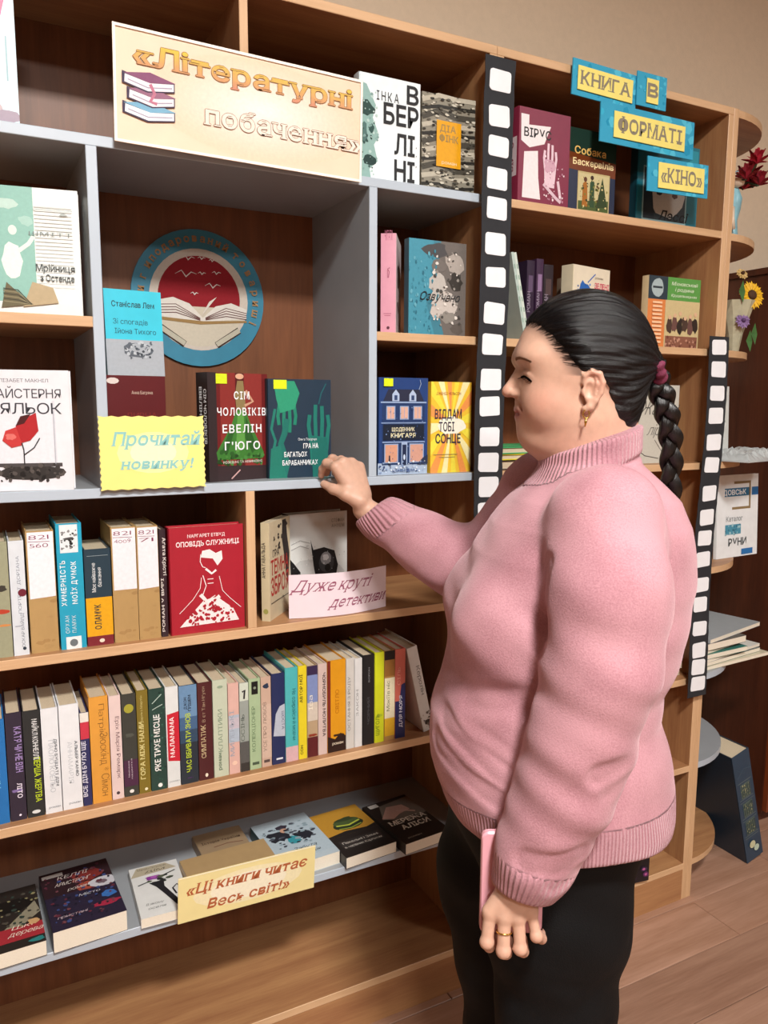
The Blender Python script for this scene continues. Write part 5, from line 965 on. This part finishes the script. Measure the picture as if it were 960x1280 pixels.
c = tint(c, .55*gauss(A_, (.068, .030, 1.474), (.014, .016, .006)), dark)  # shading of the eye hollows painted into the skin colour
c = tint(c, .35*gauss(A_, (.068, .034, 1.4535), (.012, .014, .004)), dark)
c = tint(c, .25*gauss(A_, (.01, .04, 1.365), (.04, .04, .02)), red)
ZH = [1.30, 1.377, 1.417, 1.446, 1.456, 1.4635, 1.484, 1.517, 1.541, 1.552, 1.60]; XH = [-.066, -.062, -.050, -.040, -.030, .004, .016, .040, .062, .085, .16]
xh_ = np.interp(Vb[:, 2]+.02*(.07-np.abs(Vb[:, 1])), ZH, XH); ew = sstep(xh_-Vb[:, 0], -.022, .004)*(Vb[:, 2] > 1.40)*(np.abs(Vb[:, 1]) < .0765)*(Vb[:, 0] > -.045)
c = tint(c, .7*ew*(Vb[:, 2] > 1.462)*(Vb[:, 0] > -.002), np.array(lin('3a2b26')))
for pts, r in FR+NR:
    for q, w_ in ((pts[1], .3), (pts[2], .2), (pts[3], .45)): c = tint(c, w_*gauss(Vb, q, (.008, .008, .008)), red)
SKIN = bpy.data.materials.new('skin'); SKIN.use_nodes = True; nt = SKIN.node_tree; b_ = nt.nodes['Principled BSDF']
b_.inputs['Roughness'].default_value = .5; b_.inputs['Subsurface Weight'].default_value = .12; b_.inputs['Subsurface Radius'].default_value = (.012, .005, .003); b_.inputs['Subsurface Scale'].default_value = .6
at = nt.nodes.new('ShaderNodeAttribute'); at.attribute_name = 'Col'; nz = nt.nodes.new('ShaderNodeTexNoise'); nz.inputs['Scale'].default_value = 90; nz.inputs['Detail'].default_value = 6
tc = nt.nodes.new('ShaderNodeTexCoord'); nt.links.new(tc.outputs['Object'], nz.inputs['Vector'])
mr = nt.nodes.new('ShaderNodeMapRange'); mr.inputs[3].default_value = .86; mr.inputs[4].default_value = 1.12; nt.links.new(nz.outputs['Fac'], mr.inputs[0])
mx = nt.nodes.new('ShaderNodeMix'); mx.data_type = 'RGBA'; mx.blend_type = 'MULTIPLY'; mx.inputs['Factor'].default_value = 1
nt.links.new(at.outputs['Color'], mx.inputs['A']); nt.links.new(mr.outputs[0], mx.inputs['B']); nt.links.new(mx.outputs['Result'], b_.inputs['Base Color'])
n2_ = nt.nodes.new('ShaderNodeTexNoise'); n2_.inputs['Scale'].default_value = 700; nt.links.new(tc.outputs['Object'], n2_.inputs['Vector'])
bp = nt.nodes.new('ShaderNodeBump'); bp.inputs['Strength'].default_value = .15; bp.inputs['Distance'].default_value = .001; nt.links.new(n2_.outputs['Fac'], bp.inputs['Height']); nt.links.new(bp.outputs[0], b_.inputs['Normal'])
person = npmesh('person', Vb, Fb, SKIN, None, col=c)
person.location = WO; person.rotation_euler = (0, 0, WR)
tag(person, 'woman in a pink turtleneck sweater and black trousers, one hand touching the grey shelf', 'person')

# ---- face details
EYE = mat('e4dcd6', .2, .02, 20, name='eye_white'); IRIS = mat('2e1c14', .2, name='iris'); LASH = mat('0c0807', 1, name='lash', spec=0)
BROW = mat('8a6a56', .9, name='brow_hair', spec=.1)
def onskin(pts, s_, lift):
    p = np.array(pts, dtype=F32); n = np.array((1, .55*s_, .1)); n = (n/np.linalg.norm(n)).astype(F32)
    for _ in range(8): p = p-n*(head(p)-F32(lift))[:, None]*.8
    return [Vector(q) for q in p]
for s_ in (1, -1):
    ln = onskin([(.069, (.0185+.0315*t)*s_, 1.4605+.0022*math.sin(PI*t)-.0060*t*t) for t in [i/10 for i in range(11)]], s_, .0003)
    b = MB(); b.tube(ln, [.0009]+[.0017]*9+[.0010], 6)
    for i in range(11):
        p0 = ln[i]; b.tube([p0, p0+Vector((.0040, .0010*s_, -.0022)), p0+Vector((.0066, .0026*s_, -.0022))], [.0005, .0004, .0001], 4)
    b.build('eyelashes', LASH, person)
    rd = random.Random(3); rt = []
    for i in range(60):
        t = i/59
        for j in range(4): rt.append((.072, (.014+.040*t)*s_, 1.4850+.0040*math.sin(PI*min(1, t*.8+.1))-.004*t+rd.uniform(-.0022, .0022)*(1-.6*t)))
    rt = onskin(rt, s_, .0004); b = MB()
    for q in rt: b.tube([q, q+Vector((-.0016, .0045*s_, .0006))], [.00032, .00012], 3, cap=False)
    b.build('eyebrow', BROW, person)

# ---- hair
HC = np.array((-.024, 0, 1.494)); TP = np.array((-.122, 0, 1.484))
ZH = [1.30, 1.377, 1.417, 1.446, 1.456, 1.4635, 1.484, 1.517, 1.541, 1.552, 1.60]; XH = [-.066, -.062, -.050, -.040, -.030, .004, .016, .040, .062, .085, .16]
ax_ = (TP-HC)/np.linalg.norm(TP-HC); up_ = np.array((0, 0, 1.))-ax_*ax_[2]; up_ /= np.linalg.norm(up_); sd_ = np.cross(ax_, up_)
def huv(P):
    q = P-HC; a = q@ax_; u_ = q@up_; s_ = q@sd_; return np.arctan2(s_, u_), np.arctan2(np.sqrt(u_*u_+s_*s_), a)
def hair(P):
    d = el(P, (-.024, 0, 1.4955), (.1035, .0835, .0955))
    d = smin(d, el(P, (-.068, 0, 1.425), (.044, .056, .062)), .03)
    d = smin(d, rc(P, (-.10, 0, 1.486), (-.128, 0, 1.481), .034, .014), .03)
    az, po = huv(P); d = d-.0011*np.sin(az*23+2*np.sin(po*3))-.0006*np.sin(az*61+1.5*np.sin(po*5+1))
    xh = np.interp(P[:, 2]+.02*(.07-np.abs(P[:, 1])), ZH, XH)
    ys = np.clip((np.abs(P[:, 1])-.02)/.07, 0, 1)
    return smax(d, ((P[:, 0]-xh)*.7).astype(F32), .014)
V, F = extract(hair, (-.16, -.105, 1.33), (.12, .105, 1.61), .0019)
az, po = huv(V)
HAIR = bpy.data.materials.new('dark_hair'); HAIR.use_nodes = True; nt = HAIR.node_tree; b_ = nt.nodes['Principled BSDF']; b_.inputs['Base Color'].default_value = (.0035, .0032, .004, 1)
b_.inputs['Roughness'].default_value = .3; b_.inputs['Specular IOR Level'].default_value = .42
def attr_uv(nt, names):
    cb = nt.nodes.new('ShaderNodeCombineXYZ')
    for i, n_ in enumerate(names):
        a = nt.nodes.new('ShaderNodeAttribute'); a.attribute_name = n_; nt.links.new(a.outputs['Fac'], cb.inputs[i])
    return cb
cb = attr_uv(nt, ('hu', 'hv')); mp = nt.nodes.new('ShaderNodeMapping'); mp.inputs['Scale'].default_value = (58, 2.2, 1); nt.links.new(cb.outputs[0], mp.inputs[0])
nz = nt.nodes.new('ShaderNodeTexNoise'); nz.inputs['Scale'].default_value = 1; nz.inputs['Detail'].default_value = 8; nz.inputs['Roughness'].default_value = .75; nt.links.new(mp.outputs[0], nz.inputs['Vector'])
bp = nt.nodes.new('ShaderNodeBump'); bp.inputs['Strength'].default_value = .6; bp.inputs['Distance'].default_value = .0025; nt.links.new(nz.outputs['Fac'], bp.inputs['Height']); nt.links.new(bp.outputs[0], b_.inputs['Normal'])
npmesh('hair', V, F, HAIR, person, attrs={'hu': az, 'hv': po})
rd = random.Random(11); rts = []
for s_ in (1, -1):
    for i in range(300):
        z = 1.475+.075*rd.random()**.8; x = np.interp(z, ZH, XH)+rd.uniform(-.006, .009)
        y = .0775*math.sqrt(max(.02, 1-((x+.022)/.098)**2-((z-1.493)/.092)**2)); rts.append((x, y*s_, z))
pp = np.array(rts, dtype=F32); lines = [pp]; both = lambda q: np.minimum(head(q), hair(q))
for k in range(7):
    n_ = pp-v3((-.022, 0, 1.485)); n_ /= np.linalg.norm(n_, axis=1)[:, None]
    if k: dr_ = TP-pp; dr_ -= n_*(dr_*n_).sum(1)[:, None]; dr_ /= np.linalg.norm(dr_, axis=1)[:, None]; pp = (pp+dr_*.0062+rng_).astype(F32)
    else: rng_ = np.random.default_rng(1).normal(0, .0005, pp.shape)
    for _ in range(4): pp = (pp-n_*(both(pp)-.0003)[:, None]*.8).astype(F32)
    if k: lines.append(pp)
    else: lines = [pp]
b = MB()
for i in range(len(rts)): b.tube([l_[i] for l_ in lines], [.0001, .0002, .00028, .00032, .0003, .0003, .0002], 3, cap=False)
tag(b.build('hairline_strands', HAIR, person, True), kind='stuff')
# braid: three crossing strands down the back, then a loose tail below a pink tie
PATH = [(-.128, -.004, 1.480), (-.142, -.010, 1.450), (-.160, -.022, 1.410), (-.178, -.045, 1.360), (-.190, -.070, 1.300), (-.198, -.090, 1.230), (-.203, -.100, 1.160), (-.205, -.105, 1.098)]
def catmull(pts, n):
    P = [Vector(p) for p in pts]; P = [P[0]*2-P[1]]+P+[P[-1]*2-P[-2]]; out = []
    m = len(P)-3
    for q in range(n+1):
        s_ = q/n*m; i = min(int(s_), m-1); t = s_-i; a, b, c_, d = P[i:i+4]
        out.append(.5*((2*b)+(c_-a)*t+(2*a-5*b+4*c_-d)*t*t+(3*b-a-3*c_+d)*t**3))
    return out
HB = mat('0a0809', .36, .2, 30, bump=.5, bscale=600, stretch=(1, 1, .12), name='braided_hair', spec=.6)
cen = catmull(PATH, 150); bn = empty('braid'); bn.parent = person
for k in range(3):
    V = []; F = []; n = 12
    for i, p in enumerate(cen):
        tg = (cen[min(i+1, 150)]-cen[max(i-1, 0)]).normalized(); sx = tg.cross(Vector((0, 1, 0))).normalized(); sy = sx.cross(tg).normalized()
        ph = 2*PI*(i/150)*3.3+2*PI*k/3; W_ = .0108*(1-.25*i/150); c_ = p+sx*(W_*math.sin(ph))+sy*(.0068*math.sin(2*ph))
        dW = math.cos(ph); r_ = .0098*(1-.22*i/150)*(.96+.1*math.sin(ph*2))
        for j in range(n):
            a = 2*PI*j/n; V.append(c_+sx*math.cos(a)*r_*1.0+sy*math.sin(a)*r_*.8+tg*(math.cos(a)*dW*-.006)+(sx*math.cos(a)+sy*math.sin(a))*.0009*((j % 2)*2-1))
    F = [(i*n+j, i*n+(j+1) % n, (i+1)*n+(j+1) % n, (i+1)*n+j) for i in range(150) for j in range(n)]+[tuple(range(n))[::-1], tuple(150*n+j for j in range(n))]
    mesh('strand', V, F, HB, bn, True)
tail = catmull([(-.205, -.105, 1.10), (-.213, -.108, 1.06), (-.217, -.108, 1.01), (-.212, -.106, .965), (-.198, -.102, .928)], 30)
b = MB(); rd = random.Random(2)
for k in range(16):
    a = k*2.4; rr = .013*math.sqrt(k/16); pts = []; e = rd.uniform(.72, 1)
    for i in range(0, int(30*e)+1, 2):
        s_ = i/30; w_ = math.sin(PI*min(1, .22+.75*s_))**.7 if s_ < .9 else .35
        pts.append(tail[i]+Vector((math.cos(a)*rr*w_*1.1, math.sin(a)*rr*w_, 0)))
    b.tube(pts, [.0058*(1-.8*(q/len(pts))**2) for q in range(len(pts))], 7)
b.build('braid_tail', HB, bn, True)
b = MB(); b.tube([(-.205+.011*math.cos(2*PI*i/14), -.105+.011*math.sin(2*PI*i/14), 1.100) for i in range(15)], .0045, 8); b.build('pink_tie', mat('d0607c', .7, .1, 60, bump=.3, name='pink_elastic'), person, True)
def scr(P):
    c_ = v3((-.131, -.002, 1.477)); q = (P-c_)@rotm('Y', -62); an = np.arctan2(q[:, 1], q[:, 0]); rr = np.sqrt(q[:, 0]**2+q[:, 1]**2)
    return np.sqrt((rr-.0155)**2+q[:, 2]**2)-(.0098+.0016*np.sin(an*9+1)+.0014*np.sin(an*5+60*q[:, 2]))
V, F = extract(scr, (-.175, -.05, 1.43), (-.09, .05, 1.53), .0018)
npmesh('scrunchie', V, F, mat('6d2440', .75, .15, 120, bump=.5, bscale=500, name='maroon_scrunchie'), person)
GOLD = mat('d9b25a', .25, .02, 10, metal=1, name='gold')
b = MB(); b.tube([(-.0100+.0045*math.sin(2*PI*i/12), .0785, 1.4080+.0062*math.cos(2*PI*i/12)) for i in range(13)], .0009, 6, cap=False); b.tube([(-.0100, .0785, 1.4020), (-.0095, .079, 1.397), (-.0090, .079, 1.390)], [.001, .0022, .0006], 8)
b.build('earring', GOLD, person, True)
b = MB(); fa, fb = Vector(NR[1][0][0]), Vector(NR[1][0][1]); rcn = fa.lerp(fb, .45); dr = (fb-fa).normalized(); u_ = dr.orthogonal().normalized(); w_ = dr.cross(u_)
b.tube([rcn+(u_*math.cos(2*PI*i/20)+w_*math.sin(2*PI*i/20))*.0102 for i in range(21)], .0011, 6, cap=False); b.build('finger_ring', GOLD, person, True)

# ---- sweater
TZ = [.760, .775, .80, .836, .87, .905, .944, .986, 1.013, 1.05, 1.10, 1.15, 1.20, 1.243, 1.28, 1.31, 1.335]
TF = [.150, .160, .178, .193, .201, .203, .199, .186, .178, .172, .165, .152, .135, .110, .080, .045, .03]
TB = [-.176, -.180, -.184, -.181, -.176, -.168, -.156, -.156, -.168, -.180, -.190, -.194, -.192, -.184, -.168, -.138, -.112]
TY = [.186, .190, .192, .190, .188, .185, .180, .176, .177, .180, .182, .182, .180, .172, .150, .115, .085]
def collar_top(x): return 1.368-.33*(x+.033)
CUFN = (v3((.088, .202, .758)), v3((.24, .05, -.97))); CUFF = (v3((.306, -.333, 1.208)), v3((.60, -.16, .78)))
for _c in (CUFN, CUFF): _c[1][:] /= np.linalg.norm(_c[1])
NARM = [(-.022, .150, 1.262), (-.018, .196, 1.175), (-.008, .212, 1.08), (.014, .210, .98), (.034, .206, .905), (.058, .203, .835), (.072, .202, .795), (.094, .202, .740)]
NRAD = [.080, .077, .071, .066, .062, .054, .046, .037]
FARM = [(.0, -.145, 1.265), (.040, -.205, 1.18), (.095, -.245, 1.112), (.150, -.262, 1.130), (.205, -.285, 1.160), (.265, -.315, 1.190), (.285, -.323, 1.198), (.325, -.338, 1.22)]
FRAD = [.078, .072, .068, .063, .055, .042, .035, .033]
CREASE = [((.125, .175, 1.160), (.03, .185, 1.118), .006, .007), ((.16, .12, 1.000), (.05, .185, 1.020), .004, .012), ((-.055, .275, .972), (.005, .282, .960), .006, .007),
    ((-.07, .26, .946), (-.015, .275, .932), .004, .006), ((.02, .262, .838), (.085, .250, .828), .005, .009), ((.015, .25, .805), (.05, .257, .800), .003, .006),
    ((.10, .175, .900), (.20, .06, .965), .003, .006), ((.11, .17, .865), (.20, .06, .915), .003, .006), ((.10, .175, .93), (.17, .13, .97), .002, .006), ((-.17, .08, .985), (-.12, .17, .975), .004, .008), ((-.18, .06, .950), (-.13, .17, .940), .0025, .007),
    ((-.105, .20, 1.24), (-.098, .205, 1.10), .005, .008), ((.052, .19, 1.21), (.066, .19, 1.10), .004, .008)]
def sweater(P):
    z = P[:, 2]; f_ = np.interp(z, TZ, TF); bk = np.interp(z, TZ, TB); ry = np.interp(z, TZ, TY); cx = (f_+bk)/2; rx = (f_-bk)/2
    X = np.abs((P[:, 0]-cx)/rx); Y = np.abs(P[:, 1]/ry); rr = (X**2.25+Y**2.25)**(1/2.25); d = ((rr-1)*np.minimum(rx, ry)*.92).astype(F32)
    S_ = P.copy(); S_[:, 1] = np.abs(S_[:, 1])
    d = smin(d, el(S_, (.088, .082, 1.098), (.088, .080, .082)), .035)
    d = smin(d, rc(S_, (-.045, .045, 1.292), (-.025, .142, 1.262), .040, .068), .035)
    d = smin(d, rc(P, (-.022, 0, 1.27), (-.035, 0, 1.325), .075, .060), .03)
    zt = collar_top(P[:, 0]); d = smax(d, (z-zt).astype(F32), .004)
    q = P-v3((-.036, 0, 0)); rad = np.sqrt((q[:, 0]/1.04)**2+(q[:, 1]/.98)**2); dz = z-zt
    lip = np.sqrt((rad-.0665)**2+np.maximum(np.abs(dz+.021)-.015, 0)**2)-.0075
    d = smin(d, lip.astype(F32), .004)
    d = d+(.0045*np.exp(-((dz+.0445)/.0045)**2)*(1-sstep(rad, .085, .11))).astype(F32)
    d = smax(d, (.780+.05*np.clip(-.02-P[:, 1], 0, .2)-z).astype(F32), .006)
    na = chain(P, NARM, NRAD, .03); na = smax(na, (P-CUFN[0])@CUFN[1], .005)
    fa = chain(P, FARM, FRAD, .03); fa = smax(fa, (P-CUFF[0])@CUFF[1], .005)
    d = smin(smin(d, na, .012), fa, .008)
    for a, b, am, wd in CREASE: d = d+(am*np.exp(-(np.maximum(rc(P, a, b, 0, 0)-.012, 0)/wd)**2)).astype(F32)
    w = .0010*np.sin(P[:, 0]*30+P[:, 2]*42+2*np.sin(P[:, 1]*30))+.0007*np.sin(P[:, 2]*90-P[:, 0]*40+P[:, 1]*35)
    d = d-w.astype(F32)
    # drape rings on the sleeves and welt edges
    tn = (P-CUFN[0])@CUFN[1]; tf_ = (P-CUFF[0])@CUFF[1]
    nearm = np.exp(-((na)/.02)**2); d = d-(.0009*np.sin(tn*120+P[:, 0]*30)*nearm*sstep(-tn, .05, .1)*(1-sstep(-tn, .25, .4))).astype(F32)
    farm = np.exp(-((fa)/.02)**2); d = d-(.0008*np.sin(tf_*110+P[:, 1]*50)*farm*sstep(-tf_, .05, .1)).astype(F32)
    return d
V, F = extract(sweater, (-.26, -.40, .75), (.36, .33, 1.43), .0036)
P = V.astype(F32); S_ = P.copy()
tn = (P-CUFN[0])@CUFN[1]; tf_ = (P-CUFF[0])@CUFF[1]; na = chain(P, NARM, NRAD, .03); fa = chain(P, FARM, FRAD, .03)
near_m = (na < .008) & (P[:, 2] < .86); far_m = (fa < .008) & (P[:, 0] > .22)
def axang(P, c_, n_):
    n_ = Vector(n_); u_ = n_.cross(Vector((0, 1, 0))).normalized(); w_ = n_.cross(u_); q = P-c_
    return np.arctan2(q@np.array(w_), q@np.array(u_))
ru = np.zeros(len(V)); rm = np.zeros(len(V))
hm = (P[:, 2] < .838) & ~near_m; ru[hm] = np.arctan2(-P[hm, 1], -(P[hm, 0]))*0 + np.arctan2(P[hm, 0], P[hm, 1])*.18; rm[hm] = 1-sstep(P[hm, 2], .832, .838)
dz = P[:, 2]-collar_top(P[:, 0]); rad = np.sqrt((P[:, 0]+.036)**2+P[:, 1]**2); cm = (dz > -.046) & (rad < .098) & (P[:, 2] > 1.29); ru[cm] = np.arctan2(P[cm, 0]+.036, P[cm, 1])*.066; rm[cm] = sstep(dz[cm], -.043, -.040)
m_ = near_m & (tn > -.052); ru[m_] = axang(P[m_], CUFN[0], CUFN[1])*.036; rm[m_] = sstep(tn[m_], -.052, -.047)
m_ = far_m & (tf_ > -.052); ru[m_] = axang(P[m_], CUFF[0], CUFF[1])*.034; rm[m_] = sstep(tf_[m_], -.052, -.047)
KN = bpy.data.materials.new('pink_knit'); KN.use_nodes = True; nt = KN.node_tree; N = nt.nodes; L = nt.links; b_ = N['Principled BSDF']
b_.inputs['Roughness'].default_value = .92; b_.inputs['Specular IOR Level'].default_value = .15; b_.inputs['Sheen Weight'].default_value = .35; b_.inputs['Sheen Roughness'].default_value = .5; b_.inputs['Sheen Tint'].default_value = (.95, .72, .76, 1)
tc = N.new('ShaderNodeTexCoord'); n1_ = N.new('ShaderNodeTexNoise'); n1_.inputs['Scale'].default_value = 420; n1_.inputs['Detail'].default_value = 4; L.new(tc.outputs['Object'], n1_.inputs['Vector'])
n3_ = N.new('ShaderNodeTexNoise'); n3_.inputs['Scale'].default_value = 9; L.new(tc.outputs['Object'], n3_.inputs['Vector'])
mm = N.new('ShaderNodeMath'); mm.operation = 'MULTIPLY_ADD'; L.new(n1_.outputs['Fac'], mm.inputs[0]); mm.inputs[1].default_value = .7; L.new(n3_.outputs['Fac'], mm.inputs[2])
rp = N.new('ShaderNodeValToRGB'); rp.color_ramp.elements[0].position = .5; rp.color_ramp.elements[0].color = (*lin('9f6d77'), 1); rp.color_ramp.elements[1].position = 1.1; rp.color_ramp.elements[1].color = (*lin('bf8e97'), 1); L.new(mm.outputs[0], rp.inputs[0]); L.new(rp.outputs[0], b_.inputs['Base Color'])
a1 = N.new('ShaderNodeAttribute'); a1.attribute_name = 'rib_u'; a2 = N.new('ShaderNodeAttribute'); a2.attribute_name = 'rib_mask'
m1_ = N.new('ShaderNodeMath'); m1_.operation = 'MULTIPLY'; L.new(a1.outputs['Fac'], m1_.inputs[0]); m1_.inputs[1].default_value = 2*PI/.0052
m2_ = N.new('ShaderNodeMath'); m2_.operation = 'SINE'; L.new(m1_.outputs[0], m2_.inputs[0]); m3_ = N.new('ShaderNodeMath'); m3_.operation = 'MULTIPLY'; L.new(m2_.outputs[0], m3_.inputs[0]); L.new(a2.outputs['Fac'], m3_.inputs[1])
bp = N.new('ShaderNodeBump'); bp.inputs['Strength'].default_value = .9; bp.inputs['Distance'].default_value = .0011; L.new(m3_.outputs[0], bp.inputs['Height'])
bp2 = N.new('ShaderNodeBump'); bp2.inputs['Strength'].default_value = .55; bp2.inputs['Distance'].default_value = .0012; L.new(n1_.outputs['Fac'], bp2.inputs['Height']); L.new(bp.outputs[0], bp2.inputs['Normal']); L.new(bp2.outputs[0], b_.inputs['Normal'])
npmesh('sweater', V, F, KN, person, attrs={'rib_u': ru, 'rib_mask': rm})

# ---- trousers and shoes
def trousers(P):
    P = P*v3((1, 1.3, 1)); z = P[:, 2]; d = el(P, (-.002, 0, .80), (.168, .200, .15))
    d = smin(d, chain(P, [(.004, .082, .78), (.004, .092, .62), (.0, .096, .46), (-.006, .10, .28), (-.010, .103, .06)], [.126, .110, .092, .086, .080], .03), .03)
    d = smin(d, chain(P, [(.030, -.082, .78), (.062, -.088, .62), (.044, -.092, .46), (.030, -.095, .28), (.020, -.10, .06)], [.125, .116, .100, .088, .080], .03), .03)
    d = smax(d, (.035-z).astype(F32), .006)
    w = .0025*np.sin(P[:, 2]*24+P[:, 0]*26+3*np.sin(P[:, 1]*18))*sstep(-P[:, 2], -.8, -.6)+.0015*np.sin(P[:, 2]*61-P[:, 0]*38)
    for a, b, r, k in (((.10, .17, .60), (-.02, .20, .56), .006, .02), ((-.09, .14, .62), (.0, .205, .50), .006, .02), ((.16, .05, .56), (.08, .17, .52), .006, .02), ((-.06, .17, .48), (.03, .19, .40), .005, .02)):
        d = d+(.004*np.exp(-(rc(P, a, b, 0, 0)/.014)**2)).astype(F32)
    return (d-w.astype(F32))*.85
V, F = extract(trousers, (-.22, -.24, .02), (.22, .26, .90), .0055)
npmesh('trousers', V, F, mat('08090b', .75, .3, 14, bump=.35, bscale=420, name='black_trouser_cloth', spec=.22), person)
SH = mat('1a1918', .35, .1, 20, name='black_leather')
for s_, x0 in ((1, -.010), (-1, .020)):
    def shoe(P):
        d = el(P, (x0+.045,   .081*s_, .030), (.128, .043, .034)); d = smin(d, rc(P, (x0-.02, .079*s_, .035), (x0-.01, .079*s_, .10), .034, .036), .03)
        return smax(d, .0015-P[:, 2], .004)
    V, F = extract(shoe, (x0-.12, .08*s_-.07, -.006), (x0+.2, .08*s_+.07, .16), .005); npmesh('shoe', V, F, SH, person)
# ---- the phone held in the near hand
ph = empty('phone', tuple(WO+Matrix.Rotation(WR, 3, 'Z')@Vector((.0955, .1830, .757))), (0, 0, WR), 'pink cased phone held in the lowered hand in front of the black trousers', 'phone')
V = []; hw, hh, rr, th = .0440, .0765, .010, .0058
P2 = [(sx*(hw-rr)+rr*math.cos(R(a0+15*k)), sz*(hh-rr)+rr*math.sin(R(a0+15*k))) for sx, sz, a0 in ((1, 1, 0), (-1, 1, 90), (-1, -1, 180), (1, -1, 270)) for k in range(7)]
n = len(P2); lay = [(-th, .93), (-th*.6, 1), (th*.6, 1), (th, .93)]
V = [(x*s_, y_, z*s_*1.0) for y_, s_ in [(a, 1-(1-b_)*.5) for a, b_ in lay] for x, z in P2]
F = [(i+n*j, (i+1) % n+n*j, (i+1) % n+n*(j+1), i+n*(j+1)) for j in range(3) for i in range(n)]; F = [f[::-1] for f in F]+[tuple(range(n)), tuple(range(3*n, 4*n))[::-1]]
PKC = mat('dfa2ae', .35, .03, 20, name='pink_phone_case'); DKC = mat('2a1c22', .3, name='dark_slot')
mesh('case', V, F, PKC, ph, False)
for x, z, w_, h_ in ((.0385, -.050, .0022, .0055), (-.0395, -.012, .0018, .006), (-.0390, .018, .0022, .008)):
    b = MB(); b.box(x-w_, x+w_, th-.0002, th+.0006, z-h_, z+h_); b.build('slot', DKC, ph)
MB().box(-.039, .039, -th-.0008, -th+.0003, -.071, .071).build('screen', mat('0b0c10', .1, name='phone_glass'), ph)
